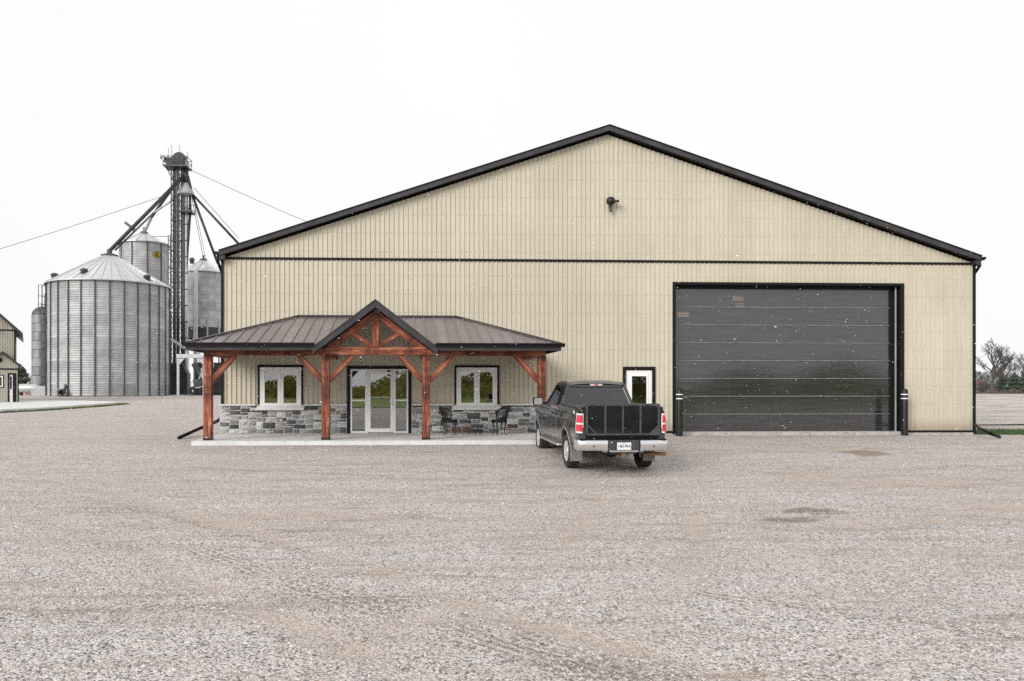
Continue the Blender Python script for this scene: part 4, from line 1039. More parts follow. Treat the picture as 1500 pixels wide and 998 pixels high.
part('spare_wheel', MB().lathe([(.0, .45), (.30, .45), (.385, .50), (.39, .60), (.30, .65), (.0, .65)], (0, .56, -.07), 24), M['tyre'], truck, True)
part('tailpipe', MB().tube([(.55, .9, .44), (.62, .25, .43), (.86, .10, .43), (1.0, .05, .43)], .04, 8), M['rust'], truck, True)
part('fuel_door', MB().lathe([(.0, -.006), (.075, -.006), (.08, 0)], (-.996, 1.78, 1.22), 16, 'x'), M['paint'], truck)
truck.location = (4.82, -9.33, gz(4.8, -8.1)-.0); truck.rotation_euler = (R(1.2), 0, R(.3))

# ================================================================== GRAIN BINS AND ELEVATOR
def grain_bin(label, cx, cy, z0, Rr, H, RH, nsh, nring, corr, nst, nroof, lid=.5, legs=0):
    t = thing('grain_bin', label, 'grain bin', (cx, cy, z0), 'grain bins at the elevator')
    C0 = Matrix.Translation((cx, cy, z0)); rh = (H-legs)/nring; da = 2*math.pi/nsh
    rows = []
    for j in range(corr*2+1):
        r = Rr+(.022 if j % 2 else -.012); z = rh*j/(corr*2)
        rows.append([(r*math.cos(a), r*math.sin(a), z) for a in np.linspace(0, da, 7)])
    # lapped edge of the sheet
    sh = MB().grid(rows)
    sh.grid([[((Rr+.03)*math.cos(a), (Rr+.03)*math.sin(a), z) for a in (0, .03*6/Rr)] for z in (0, rh)])
    sh.grid([[((Rr+.028)*math.cos(a), (Rr+.028)*math.sin(a), z) for a in np.linspace(0, da, 7)] for z in (0, .05)])
    me = sh.mesh('wall_sheet', M['galv'], False)
    for j in range(nring):
        for k in range(nsh):
            placed('wall_sheet', me, t, C0 @ Matrix.Translation((0, 0, legs+j*rh)) @ Matrix.Rotation(da*(k+(j % 2)*.5)+.1, 4, 'Z'))
    if nst:
        st = MB().box(Rr+.03, Rr+.11, -.055, .055, legs, H-.02).mesh('stiffener', M['galv_dark'])
        for k in range(nst): placed('stiffener', st, t, C0 @ Matrix.Rotation(2*math.pi*k/nst+.13, 4, 'Z'))
    dr_ = 2*math.pi/nroof; E_ = Rr+.22
    rp_ = MB().add([(E_*math.cos(0), 0, H-.03), (E_*math.cos(dr_), E_*math.sin(dr_), H-.03), (lid*math.cos(dr_), lid*math.sin(dr_), H+RH), (lid, 0, H+RH)], [(0,1,2,3)])
    rp_.bar((E_, 0, H-.02), (lid, 0, H+RH+.01), .07, .09)
    rp_.add([(E_, 0, H-.03), (E_*math.cos(dr_), E_*math.sin(dr_), H-.03), (E_*math.cos(dr_), E_*math.sin(dr_), H-.12), (E_, 0, H-.12)], [(0,3,2,1)])
    rm = rp_.mesh('roof_sheet', M['galv_roof'])
    for k in range(nroof): placed('roof_sheet', rm, t, C0 @ Matrix.Rotation(dr_*k, 4, 'Z'))
    part('eave_ring', MB().lathe([(Rr+.18, H-.16), (Rr+.24, H-.16), (Rr+.24, H-.13), (Rr+.18, H-.13)], (cx, cy, z0), 48), M['galv_dark'], t)
    part('lid', MB().lathe([(lid+.12, H+RH-.05), (lid+.12, H+RH+.15), (lid*.6, H+RH+.3), (lid*.35, H+RH+.32), (lid*.35, H+RH+.75), (0, H+RH+.75)], (cx, cy, z0), 20), M['galv_dark'], t)
    return t
b1 = atD(160.5, 580, 82.0)
Z1 = .72
big = grain_bin('large squat corrugated grain bin with pale conical roof beside the gravel drive', b1.x, b1.y, Z1, 5.92, 11.4, 3.1, 14, 10, 5, 28, 42, .75)
part('base_pad', MB().lathe([(6.3, -.8), (6.3, .0), (0, .0)], (b1.x, b1.y, Z1-.05), 48), M['foundation'], big)
bx, by = b1.x, b1.y
def on_roof(a, f): r = 6.05*(1-f); return (bx+r*math.cos(a), by+r*math.sin(a), Z1+11.4+3.1*f*.96)
for a, f in ((-2.62, .14), (-1.72, .20), (-.52, .10)):   # roof vents
    x, y, z = on_roof(a, f)
    part('roof_vent', MB().lathe([(.30, -.15), (.30, .28), (.38, .30), (.36, .46), (.15, .56), (0, .57)], (x, y, z), 14), M['galv_dark'], big, True)
x, y = bx+6.1*math.cos(-1.95), by+6.1*math.sin(-1.95)
part('aeration_fan', MB().lathe([(.2, -.3), (.3, -.25), (.3, .15), (.2, .2), (0, .2)], (x, y-.4, Z1+.38), 16, 'y').box(x-.3, x+.3, y-.6, y+.2, Z1-.05, Z1+.08).tube([(x+.1, y-.2, Z1+.5), (x+.2, y-.1, Z1+.9), (x+.05, y+.2, Z1+1.05)], .14, 8), M['galv_dark'], big, True)
# ladder strip up the left flank
b2 = atD(211, 580, 98); b2.z = .7
tall = grain_bin('tall narrow grain bin with yellow oval emblem behind the large bin', b2.x, b2.y, b2.z, 2.85, atD(211, 358, 98).z-.7, 1.35, 8, 16, 4, 10, 16, .35)
pe = atD(237.5, 373, 96)
ang = math.atan2(pe.y-b2.y, pe.x-b2.x)
er = 2.97
ee = Vector((b2.x+er*math.cos(-.74), b2.y+er*math.sin(-.74), pe.z))
nrm = Vector((math.cos(-.74), math.sin(-.74), 0)); tng = Vector((-nrm.y, nrm.x, 0))
def disc(rx, rz, off): return [tuple(ee+nrm*off+tng*(rx*math.cos(a))+Vector((0,0,rz*math.sin(a)))) for a in np.linspace(0, 2*math.pi, 25)[:-1]]
em = part('emblem', MB().prism(disc(.46, .42, .10), nrm*-.03), M['ygreen'], tall)
part('emblem_ring', MB().tube(disc(.40, .36, .11)+disc(.40, .36, .11)[:1], .035, 5), M['trim'], em)
part('emblem_letter', MB().bar(ee+nrm*.12+tng*-.14+Vector((0,0,.2)), ee+nrm*.12+tng*-.14+Vector((0,0,-.2)), .07).bar(ee+nrm*.12+tng*-.14+Vector((0,0,.18)), ee+nrm*.12+tng*.16+Vector((0,0,.06)), .07).bar(ee+nrm*.12+tng*-.14+Vector((0,0,-.02)), ee+nrm*.12+tng*.16+Vector((0,0,-.2)), .07), M['trim'], em)
b3 = atD(298, 580, 108); b3.z = .7
hop = grain_bin('raised hopper bin beside the shed corner with a pale downpipe', b3.x, b3.y, b3.z, 2.7, atD(298, 400, 108).z-.7, 1.7, 8, 7, 4, 0, 16, .4, legs=atD(298, 481, 108).z-.7)
hz0 = atD(298, 481, 108).z
part('hopper', MB().lathe([(2.68, hz0-.0), (.5, hz0-2.6), (.5, hz0-3.0)], (b3.x, b3.y, 0), 24), M['galv'], hop)
part('hopper_band', MB().lathe([(2.72, hz0-1.5), (2.72, hz0+.05), (2.6, hz0+.05)], (b3.x, b3.y, 0), 28), M['mach'], hop)
for k in range(10):
    a = k*math.pi/5+.12; x, y = b3.x+2.78*math.cos(a), b3.y+2.78*math.sin(a)
    part('leg', MB().bar((x, y, .5), (x, y, hz0+1.2), .20), M['galv_lt'], hop)
pp = atD(287, 395, 104); part('downpipe', MB().tube([(pp.x+.5, pp.y+1.5, pp.z+1.2), (pp.x, pp.y, pp.z), (pp.x, pp.y, 2.0)], .24, 10), M['galv_roof'], hop, True)
part('roof_vent', MB().lathe([(.3, 0), (.3, .4), (.45, .45), (.2, .8), (0, .8)], (b3.x-1.3, b3.y-1.0, atD(298,388,108).z), 12), M['galv_dark'], hop, True)

# bucket elevator leg
TD = 92.0
def T(x, y, d=TD): return atD(x, y, d)
lg = thing('bucket_elevator', 'tall dark bucket elevator tower with head platform and spouts', 'elevator', (T(263, 580).x, T(263, 580).y, .7))
c0 = T(258, 580); yb = c0.y
zt = T(258, 244).z
xl, xr = T(252.5, 400).x, T(264, 400).x
lat = MB(); w = xr-xl; y0, y1 = yb-.5*w, yb+.5*w
for x in (xl, xr):
    for y in (y0, y1): lat.bar((x, y, .5), (x, y, zt), .11)
z = .7; k = 0
while z < zt-1.2:
    for (xa, ya), (xb, yb_) in (((xl,y0),(xr,y0)), ((xr,y0),(xr,y1)), ((xr,y1),(xl,y1)), ((xl,y1),(xl,y0))):
        lat.bar((xa, ya, z), (xb, yb_, z), .06); lat.bar((xa, ya, z), (xb, yb_, z+1.2), .045) if k % 2 else lat.bar((xb, yb_, z), (xa, ya, z+1.2), .045)
    z += 1.2; k += 1
o = part('lattice_mast', lat, M['galv_dark'], lg)
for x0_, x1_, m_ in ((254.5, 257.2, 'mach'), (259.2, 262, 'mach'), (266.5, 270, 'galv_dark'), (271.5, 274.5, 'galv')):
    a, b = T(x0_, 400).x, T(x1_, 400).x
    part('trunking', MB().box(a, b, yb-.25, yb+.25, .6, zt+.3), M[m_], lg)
tr_ = MB()
z = 1.6
while z < zt:
    tr_.box(T(265.2,400).x, T(275.2,400).x, yb-.32, yb+.32, z, z+.10); z += 1.9
part('trunking_collar', tr_, M['galv_dark'], lg)['kind'] = 'stuff'
p0, p1 = T(243, 243), T(277, 247)
pf = part('platform', MB().box(p0.x, p1.x, yb-1.1, yb+1.1, p1.z, p1.z+.18), M['galv_dark'], lg)
rl = MB()
for zz in (.6, 1.15): 
    for yy in (yb-1.08, yb+1.08): rl.bar((p0.x, yy, p1.z+zz), (p1.x, yy, p1.z+zz), .06)
    for xx in (p0.x, p1.x): rl.bar((xx, yb-1.08, p1.z+zz), (xx, yb+1.08, p1.z+zz), .06)
for k in range(6):
    for yy in (yb-1.08, yb+1.08): xx = p0.x+(p1.x-p0.x)*k/5; rl.bar((xx, yy, p1.z), (xx, yy, p1.z+1.2), .06)
part('railing', rl, M['galv_dark'], pf)
hc = T(263.5, 234)
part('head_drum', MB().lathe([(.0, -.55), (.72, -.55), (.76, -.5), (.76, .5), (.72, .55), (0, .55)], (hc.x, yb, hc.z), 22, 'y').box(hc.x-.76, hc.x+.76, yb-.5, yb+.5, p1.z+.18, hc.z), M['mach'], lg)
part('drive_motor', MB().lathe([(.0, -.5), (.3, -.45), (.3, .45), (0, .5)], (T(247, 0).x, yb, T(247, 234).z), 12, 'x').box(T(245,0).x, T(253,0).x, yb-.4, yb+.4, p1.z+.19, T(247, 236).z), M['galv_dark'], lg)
part('head_box', MB().box(T(269,0).x, T(275,0).x, yb-.45, yb+.45, p1.z+.2, T(0, 236).z), M['galv'], lg)
for x, y in ((246.5, 217), (251.5, 212), (263, 212), (274.5, 222)): part('antenna', MB().tube([T(x, 240), T(x, y)], .05, 5), M['galv'], lg)
dsh = T(239, 233); part('dish', MB().lathe([(.32, 0), (.30, .06), (.0, .12)], (dsh.x, yb-.8, dsh.z), 12, 'x').bar((dsh.x, yb-.8, dsh.z), (p0.x+.1, yb-1.0, dsh.z), .05), M['galv_roof'], lg)
for a, b in (((244, 247), (253, 262)), ((276, 247), (265, 262))): part('platform_brace', MB().bar(T(*a), T(*b), .10), M['galv_dark'], lg)
# distributor hood and lower platform
dc = T(272.5, 270)
part('spout_chute', MB().tube([T(271.5, 246), T(272.5, 262), T(272.5, 270)], [.35, .32, .3], 8), M['mach'], lg, True)
part('distributor', MB().lathe([(.25, 0), (.95, -1.15), (.95, -1.35), (.5, -1.5), (0, -1.5)], (dc.x, yb-.2, dc.z+.1), 20), M['galv'], lg)
q0, q1 = T(265.5, 311), T(283, 313)
pf2 = part('platform', MB().box(q0.x, q1.x, yb-1.0, yb+.9, q1.z, q1.z+.22), M['galv_dark'], lg)
rl = MB()
for zz in (.6, 1.2):
    for yy in (yb-.98, yb+.88): rl.bar((q0.x, yy, q1.z+zz), (q1.x, yy, q1.z+zz), .05)
for k in range(4):
    for yy in (yb-.98, yb+.88): xx = q0.x+(q1.x-q0.x)*k/3; rl.bar((xx, yy, q1.z), (xx, yy, q1.z+1.25), .05)
part('railing', rl, M['galv_dark'], pf2)
# spouts
top1 = Vector((bx, by, Z1+11.4+3.1+.6)); top2 = Vector((b2.x, b2.y, atD(211, 345, 98).z+.3)); top3 = Vector((b3.x, b3.y, atD(298, 379, 108).z))
D_ = lambda x, y, k=0: T(x, y)+Vector((0, k, 0))
for a, b, r, m_ in ((D_(271, 256), top1, .21, 'mach'), (D_(258, 268), T(222, 318, 94), .17, 'mach'), (T(222, 318, 94), top2, .19, 'galv_lt'), (D_(266, 284), T(225, 312, 92), .13, 'galv_roof'), (T(225, 312, 92), top1+Vector((.6, 0, .1)), .11, 'galv_dark'),
                    (D_(281, 284), T(319, 386), .15, 'mach'), (D_(283, 286), atD(352, 360, 92), .14, 'mach'), (D_(275, 258), D_(281, 283), .17, 'mach'),
                    (D_(268, 285), D_(267.5, 580), .13, 'mach'), (D_(274, 284), D_(271, 312), .13, 'mach'), (D_(278.5, 284), D_(278, 312), .15, 'mach'), (D_(278.5, 312), D_(272.5, 395), .16, 'mach'), (D_(272.5, 395), D_(271, 560), .16, 'galv_dark'), (D_(270, 312), D_(268, 560), .13, 'mach')):
    part('spout', MB().tube([a, b], r, 8), M[m_], lg, True)
for a, b in ((D_(183, 326), D_(198, 337)), (D_(190, 333), D_(196, 338))): part('spout_clamp', MB().bar(a, b, .12, .3), M['galv_dark'], lg)
for a, b, r in ((D_(284, 275), Vector((T(350, 350).x, T(350,350).y, T(350, 350).z)), .03), (D_(281, 290), top3, .035), (D_(283, 290), top3+Vector((.3, 0, 0)), .03)): part('guy_wire', MB().tube([a, b], r, 4), M['galv_dark'], lg)
# ladder cage and catwalk between bin 2 and tower
lc = MB()
for x in (246.5, 249.5): lc.bar(T(x, 345, 94), T(x, 575, 94), .09)
lc.bar(T(222, 347, 94), T(250, 346, 94), .06)
for k in range(24): lc.bar(T(246.5, 352+k*9.5, 94), T(249.5, 352+k*9.5, 94), .07)
for y in (365, 392, 420): lc.bar(T(246, y, 94), T(253, y+2, 94), .16)
part('ladder', lc, M['galv_dark'], lg)
part('boot', MB().box(T(251,0).x, T(277,0).x, yb-.9, yb+.6, .4, 3.2).prism([(T(251,0).x, yb-1, 3.2), (T(277,0).x, yb-1, 3.2), (T(270,0).x, yb-1, 4.4), (T(256,0).x, yb-1, 4.4)], (0, 1.4, 0)), M['mach'], lg)
part('sloped_cover', MB().bar(T(250, 497, 86), T(272, 511, 86), 1.6, .12), M['galv'], lg)
# power lines to the tower head: poles lie outside the frame
for a, b, lb in ((atD(-420, 472, 88), T(243, 286), 'thin overhead wire reaching the elevator mast above the large bin'), (T(277, 248), atD(700, 412, 100), 'thin overhead wire from elevator head down behind the shed roof')):
    pts = [a.lerp(b, k/14)+Vector((0, 0, -.9*math.sin(math.pi*k/14))) for k in range(15)]
    o = bpy.data.objects.new('overhead_wire', MB().tube(pts, .028, 4).mesh('overhead_wire', M['galv_dark'])); COL.objects.link(o); tag(o, lb, 'wire', 'overhead wires')

# round-topped dryer tower at the left flank of the large bin
DD = 86.0
dz = atD(60, 577, DD); rr0 = (atD(78, 577, DD)-atD(48, 577, DD)).length/2
dx, dy = atD(63, 577, DD).x, atD(63, 577, DD).y; dzt = atD(60, 462, DD).z
dry = thing('dryer_tower', 'slim dark round-topped grain dryer tower beside the large bin', 'dryer', (dx, dy, .7))
da = 2*math.pi/7; nr = 8; rh = (dzt-1.9)/nr
for j in range(nr):
    for k in range(7):
        a0 = da*(k+.5*(j % 2))
        pnl = MB().grid([[(dx+(rr0+(.03 if 0 < q < 5 else 0))*math.cos(a0+.012+(da-.024)*q/5), dy+(rr0+(.03 if 0 < q < 5 else 0))*math.sin(a0+.012+(da-.024)*q/5), 1.9+j*rh+zz) for q in range(6)] for zz in (.03, rh-.03)]) if j == 0 or True else None
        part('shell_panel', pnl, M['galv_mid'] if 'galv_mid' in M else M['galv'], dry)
part('core', MB().lathe([(rr0-.02, .4), (rr0-.02, dzt)], (dx, dy, 0), 28).lathe([(rr0+.15, .4), (rr0+.15, 1.85), (rr0, 1.9)], (dx, dy, 0), 28), M['galv_dark'], dry)
part('dome_cap', MB().lathe([(rr0*math.cos(a), dzt+rr0*.85*math.sin(a)) for a in np.linspace(0, math.pi/2, 9)], (dx, dy, 0), 28), M['galv_dark'], dry, True)
sd_ = MB()
for k in range(14):
    z = 1.5+k*.62; sd_.box(dx+rr0*.45, dx+rr0*.75, dy-rr0-.35, dy-rr0-.2, z, z+.4)
for x in (.42, .8): sd_.bar((dx+rr0*x, dy-rr0-.25, .6), (dx+rr0*x, dy-rr0-.25, dzt+1.2), .09)
part('ladder', sd_, M['galv_dark'], dry)
cg = MB()
u0, u1 = atD(57.5, 418, DD-1), atD(67.5, 450, DD-1)
for x in (u0.x, (u0.x+u1.x)/2, u1.x):
    for y in (dy-1.2, dy-.3): cg.bar((x, y, u1.z-.2), (x, y, u0.z), .06)
for z in (u0.z, (u0.z+u1.z)/2, u1.z+.3):
    for y in (dy-1.2, dy-.3): cg.bar((u0.x, y, z), (u1.x, y, z), .06)
part('ladder_cage', cg, M['galv_dark'], dry)
part('exhaust_pipe', MB().tube([(dx+rr0*.75, dy-.9, dzt-1), (dx+rr0*.8, dy-.9, dzt+2.2), (dx+rr0*1.2, dy-.9, dzt+2.6)], .32, 10), M['galv_dark'], dry, True)
part('burner_box', MB().box(dx-.2, dx+1.4, dy-rr0-1.3, dy-rr0+.3, .6, 1.7), M['galv'], dry, bevel=.03)
part('valve', MB().box(dx+rr0*.9, dx+rr0*1.1, dy-1.3, dy-1.1, dzt+.9, dzt+1.6), M['orange'], dry)

# white loading frame with machinery beneath
LD = 78.0
def Lp(x, y, k=0): return atD(x, y, LD)+Vector((0, k, 0))
ld = thing('loading_frame', 'white steel loading frame standing beside the large bin', 'frame', (Lp(261, 578).x, Lp(261, 578).y, .6))
part('beam', MB().box(Lp(259.5,0).x, Lp(300,0).x, Lp(260,0).y-.25, Lp(260,0).y+.25, Lp(0,524.5).z, Lp(0,519).z), M['galv_roof'], ld)
for x in (261, 299): part('post', MB().box(Lp(x-1.4,0).x, Lp(x+1.4,0).x, Lp(x,0).y-.15, Lp(x,0).y+.15, .4, Lp(0,524.6).z), M['galv_roof'], ld)
for s, x in ((1, 262.5), (-1, 297.5)): part('gusset', MB().prism([(Lp(x,0).x, Lp(260,0).y-.1, Lp(0,524.7).z), (Lp(x+s*8,0).x, Lp(260,0).y-.1, Lp(0,524.7).z), (Lp(x,0).x, Lp(260,0).y-.1, Lp(0,535).z)], (0,.2,0)), M['galv_roof'], ld)
part('rail_pipe', MB().tube([Lp(272, 519, .1), Lp(272, 511, .1), Lp(290, 513, .1), Lp(290, 519, .1)], .08, 6), M['galv'], ld)
au = thing('grain_auger', 'dark jumble of grain auger and hopper under the white frame', 'machine', (Lp(279, 577, 4).x, Lp(279, 577, 4).y, .6))
part('auger_tube', MB().tube([Lp(268, 531, 4), Lp(296, 576, 4)], .28, 10), M['mach'], au, True)
part('auger_hopper', MB().prism([Lp(270, 556, 3), Lp(285, 554, 3), Lp(281, 571, 3), Lp(274, 571, 3)], (0, 1.2, 0)), M['galv_dark'], au)
part('conveyor', MB().bar(Lp(271, 545, 5), Lp(291, 528, 5), 1.0, .4), M['mach'], au)
part('discharge_head', MB().lathe([(.0, -.4), (.55, -.35), (.6, .2), (.3, .5), (0, .5)], Lp(291, 533, 4), 14, 'x'), M['galv'], au, True)
for x in (272, 287): part('wheel', MB().lathe([(.12, -.14), (.30, -.16), (.42, -.1), (.42, .1), (.30, .16), (.12, .14)], Lp(x, 573, 2.6), 18, 'y'), M['tyre'], au, True)
part('undercarriage', MB().tube([Lp(272, 572, 3), Lp(283, 540, 4)], .08, 6).tube([Lp(287, 572, 3), Lp(280, 538, 4)], .08, 6).tube([Lp(268, 570, 3), Lp(292, 566, 3)], .10, 6), M['galv_lt'], au)
part('engine', MB().box(Lp(276,0).x, Lp(284,0).x, Lp(280,0,3).y, Lp(280,0,4.2).y, Lp(0,573).z, Lp(0,561).z), M['mach'], au, bevel=.05)
part('rear_screen', MB().box(Lp(250,0,8).x, Lp(300,0,8).x, Lp(275,0,9).y, Lp(275,0,9.3).y, .4, Lp(0,527,9).z), M['mach'], au)

# ================================================================== SMALL SHED ON THE LEFT
SD = 55.0
def Q(x, y, d=SD): return atD(x, y, d)
cr = Q(26.5, 592); sy = cr.y+1.8; zg = gz(cr.x, cr.y)+.05
s2 = 1150/(SD+1.8)
def Qm(x, y): return atY(x, y, sy)
shed2 = thing('small_shed', 'small tan shed with dark trim and white door on the concrete apron', 'shed', (cr.x-4, sy, zg))
xr = Qm(40, 0).x; ez = Qm(26, 484).z; ap_x = xr-6.5; slp = (Qm(0, 452).z-Qm(31, 481).z)/(Qm(31,0).x-Qm(0,0).x)
bw = corr_wall(ap_x-6.5, xr, zg, lambda x: ez+(6.5-abs(x-ap_x))*slp+.1, [], sy); part('wall', bw, M['siding_shed'], shed2)
part('side_wall', MB().box(xr-.03, xr, sy+.02, sy+9, zg, ez), M['siding_shed'], shed2)
part('corner_trim', MB().box(xr-.06, xr+.04, sy-.05, sy+.05, zg, ez), M['trim'], shed2)
part('belt_trim', MB().box(ap_x-6.5, xr, sy-.04, sy+.0, ez-.08, ez+.02), M['trim'], shed2)
for s in (-1, 1):
    xe = ap_x+s*7.0; za, ze = ez+6.5*slp+.25, ez-.5*slp+.25
    part('roof_slope', MB().prism([(ap_x, sy-.45, za), (xe, sy-.45, ze), (xe, sy-.45, ze-.24), (ap_x, sy-.45, za-.24)], (0, 9.6, 0)), M['trim2'], shed2)
# front vestibule
vy = cr.y; vr = Q(27, 0).x; vz = Q(27, 541).z; vap = Q(7, 0).x; vs = (Q(7,517).z-Q(30,537).z)/(Q(30,0).x-Q(7,0).x)
vl = vap-(vr-vap)
od2 = [(atY(13.3,0,vy).x, atY(23.4,0,vy).x, zg-1, atY(0,547.5,vy).z), (atY(-8,0,vy).x, atY(6.6,0,vy).x, atY(0,567,vy).z, atY(0,551,vy).z)]
part('vestibule_wall', corr_wall(vl, vr, zg, lambda x: vz+.3+(vr-vap-abs(x-vap))*vs, od2, vy), M['siding_shed'], shed2)
part('vestibule_side', MB().box(vr-.03, vr, vy+.02, sy, zg, vz+.3), M['siding_shed'], shed2)
part('vestibule_trim', MB().box(vl, vr+.03, vy-.05, vy, vz-.05, vz+.05), M['trim'], shed2)
part('vestibule_trim', MB().box(vr-.05, vr+.03, vy-.05, vy+.04, zg, vz-.055), M['trim'], shed2)
for s in (-1, 1):
    hw = vr-vap+.22; a = (vap, vy-.25, vz+.42+(vr-vap)*vs); b = (vap+s*hw, vy-.25, vz+.42-.22*vs)
    part('vestibule_roof', MB().prism([a, b, (b[0], b[1], b[2]-.20), (a[0], a[1], a[2]-.20)], (0, 2.0, 0)), M['trim2'], shed2)
x0, x1, _, z1 = od2[0]
d2 = part('door', MB().box(x0+.10, x1-.09, vy+.0, vy+.04, zg+.04, z1-.08), M['white'], shed2)
part('door_frame', MB().box(x0-.02, x0+.08, vy-.05, vy+.05, zg, z1-.07).box(x1-.18, x1+.03, vy-.05, vy+.05, zg, z1-.07).box(x0-.02, x1+.03, vy-.05, vy+.05, z1-.07, z1+.03), M['trim'], d2)
part('pane', MB().box(x0+.12, x1-.24, vy-.008, vy-.001, zg+.98, z1-.2), M['plastic'], d2)
x0, x1, z0, z1 = od2[1]
w2 = part('window', MB().box(x0, x1, vy-.03, vy+.02, z0, z0+.07).box(x0, x1, vy-.03, vy+.02, z1-.07, z1).box(x0, x0+.07, vy-.03, vy+.02, z0+.07, z1-.07).box(x1-.07, x1, vy-.03, vy+.02, z0+.07, z1-.07).box((x0+x1)/2-.04, (x0+x1)/2+.04, vy-.03, vy+.02, z0+.07, z1-.07), M['white'], shed2)
part('pane', MB().box(x0+.07, x1-.07, vy+.0, vy+.008, z0+.07, z1-.07), M['glass_door'], w2)
part('window_trim', MB().box(x1+.002, x1+.06, vy-.04, vy+.0, z0-.06, z1+.06).box(x0-.06, x1+.002, vy-.04, vy, z0-.06, z0-.002).box(x0-.06, x1+.002, vy-.04, vy, z1+.002, z1+.06), M['trim'], w2)
vv = atY(2.5, 528, vy-.03); part('gable_vent', MB().lathe([(.0, -.06), (.12, -.06), (.17, -.03), (.17, .03)], (vv.x, vy, vv.z), 8, 'y'), M['trim'], shed2)
ll = Qm(13, 485); part('wall_lamp', MB().lathe([(.02, .12), (.16, .05), (.18, -.06), (.1, -.1)], (ll.x, sy-.2, ll.z), 12).bar((ll.x, sy, ll.z+.05), (ll.x, sy-.2, ll.z+.08), .05), M['trim'], shed2, True)
# turned about its corner so that it faces the yard
piv = Vector((vr, vy, 0)); Rm = Matrix.Rotation(R(25), 4, 'Z')
shed2.location = Rm @ (shed2.location-piv)+piv; shed2.rotation_euler = (0, 0, R(25))
# clutter between shed and dryer: white gas tank, pallets
gt = atD(42, 577, 84)
tk = thing('gas_tank', 'small white gas tank on legs between shed and dryer tower', 'tank', (gt.x, gt.y, .7))
part('shell', MB().lathe([(.0,-1.3), (.3,-1.25), (.45,-1.05), (.48,-.9), (.48,.9), (.45,1.05), (.3,1.25), (0,1.3)], (gt.x, gt.y, 1.45), 18, 'x'), M['galv_roof'], tk, True)
for x in (-.8, .8): part('leg', MB().box(gt.x+x-.08, gt.x+x+.08, gt.y-.3, gt.y+.3, .55, 1.05), M['galv_dark'], tk)
part('valve_hood', MB().lathe([(.15, .4), (.15, .62), (0, .66)], (gt.x, gt.y, 1.45), 10), M['galv'], tk)
gt2 = atD(34, 572, 92)
bn = thing('storage_tote', 'pale caged liquid tote standing behind the small shed', 'tote', (gt2.x, gt2.y, .7))
part('tank', MB().box(gt2.x-.5, gt2.x+.5, gt2.y-.5, gt2.y+.5, .85, 1.9), M['white'], bn, bevel=.08)
cgm = MB()
for k in range(6):
    cgm.bar((gt2.x-.55+k*.22, gt2.y-.55, .8), (gt2.x-.55+k*.22, gt2.y-.55, 1.95), .03); cgm.bar((gt2.x-.56, gt2.y-.56, .85+k*.21), (gt2.x+.56, gt2.y-.56, .85+k*.21), .03)
part('cage', cgm, M['galv_lt'], bn)
part('pallet', MB().box(gt2.x-.6, gt2.x+.6, gt2.y-.6, gt2.y+.6, .6, .84), M['orange'], bn)

# ================================================================== TREES
def bare_tree(label, base, H, spread, seed, group='bare trees beyond the field', depth=6):
    rs = random.Random(seed); t = thing('bare_tree', label, 'tree', base, group)
    trunk = MB(); crown = MB(); base = Vector(base)
    def grow(p, d, L, r, lev):
        n = 3; pts = [p]; q = p.copy(); dd = d.copy()
        for i in range(n):
            dd = (dd+Vector((rs.gauss(0,.13), rs.gauss(0,.13), rs.gauss(.05,.06)))).normalized(); q = q+dd*(L/n); pts.append(q.copy())
        (trunk if lev == 0 else crown).tube(pts, [max(.022, r*(1-.13*i)) for i in range(n+1)], 6 if lev < 2 else 3, False)
        if lev >= depth: return
        for k in range(rs.choice([2, 3, 3]) if lev > 0 else 5):
            f = rs.uniform(.45, 1) if k else 1
            i = min(n-1, int(f*n)); pp = pts[i].lerp(pts[i+1], f*n-i) if f < 1 else pts[-1]
            side = Vector((rs.gauss(0,1), rs.gauss(0,1), rs.gauss(.15,.4))).normalized()
            nd = (dd*(1.15 if k == 0 else .62)+side*spread).normalized()
            grow(pp, nd, L*rs.uniform(.62, .82), r*(.72 if k == 0 else .55), lev+1)
    grow(base, Vector((0,0,1)), H*.27, H*.03, 0)
    part('trunk', trunk, M['bark'], t, True); part('crown', crown, M['bark'], t)
    return t
def gb(px, d): p = atD(px, 578, d); return (p.x, p.y, -.35)
bare_tree('broad bare tree with rounded crown beyond the field', gb(1454, 205), 17.5, .62, 3)
bare_tree('slender bare tree beside the broad round-crowned tree', gb(1476, 215), 12, .6, 11)
bare_tree('bare tree farthest from the shed rising behind the evergreens', gb(1503, 190), 13, .7, 21)
bare_tree('low grey bare tree next to the far red roof', gb(1436, 230), 9.5, .65, 33)
bare_tree('tiny bare tree far behind the small shed', (atD(39, 578, 150).x, atD(39, 578, 150).y, .5), 5.0, .6, 41, 'bare trees by the elevator', 5)
def conifer(label, base, H, w, seed):
    rs = random.Random(seed); t = thing('evergreen_tree', label, 'tree', base, 'evergreens beyond the field')
    part('trunk', MB().tube([base, (base[0], base[1], base[2]+H*.95)], [H*.02, .03], 6), M['bark'], t)
    c = MB()
    for _ in range(1500):
        u = rs.random()**.75; z = base[2]+H*(.06+.94*u); rr_ = w*(1-u)**.8*(.35+.65*rs.random())*(1+.25*math.sin(u*31+seed)); a = rs.random()*6.283
        p = Vector((base[0]+rr_*math.cos(a), base[1]+rr_*math.sin(a), z)); o_ = Vector((math.cos(a), math.sin(a), -.35))*rs.uniform(.35, .8); sd2 = Vector((-math.sin(a), math.cos(a), rs.uniform(-.3,.3)))*rs.uniform(.12,.3)
        c.add([p-sd2, p+sd2, p+o_+Vector((0,0,-.1)), p+Vector((0,0,.35))], [(0,1,2), (0,2,3), (1,3,2)])
    part('crown', c, M['needle'], t)
conifer('tall dark evergreen between the bare trees', gb(1470, 198), 5.0, 1.8, 1)
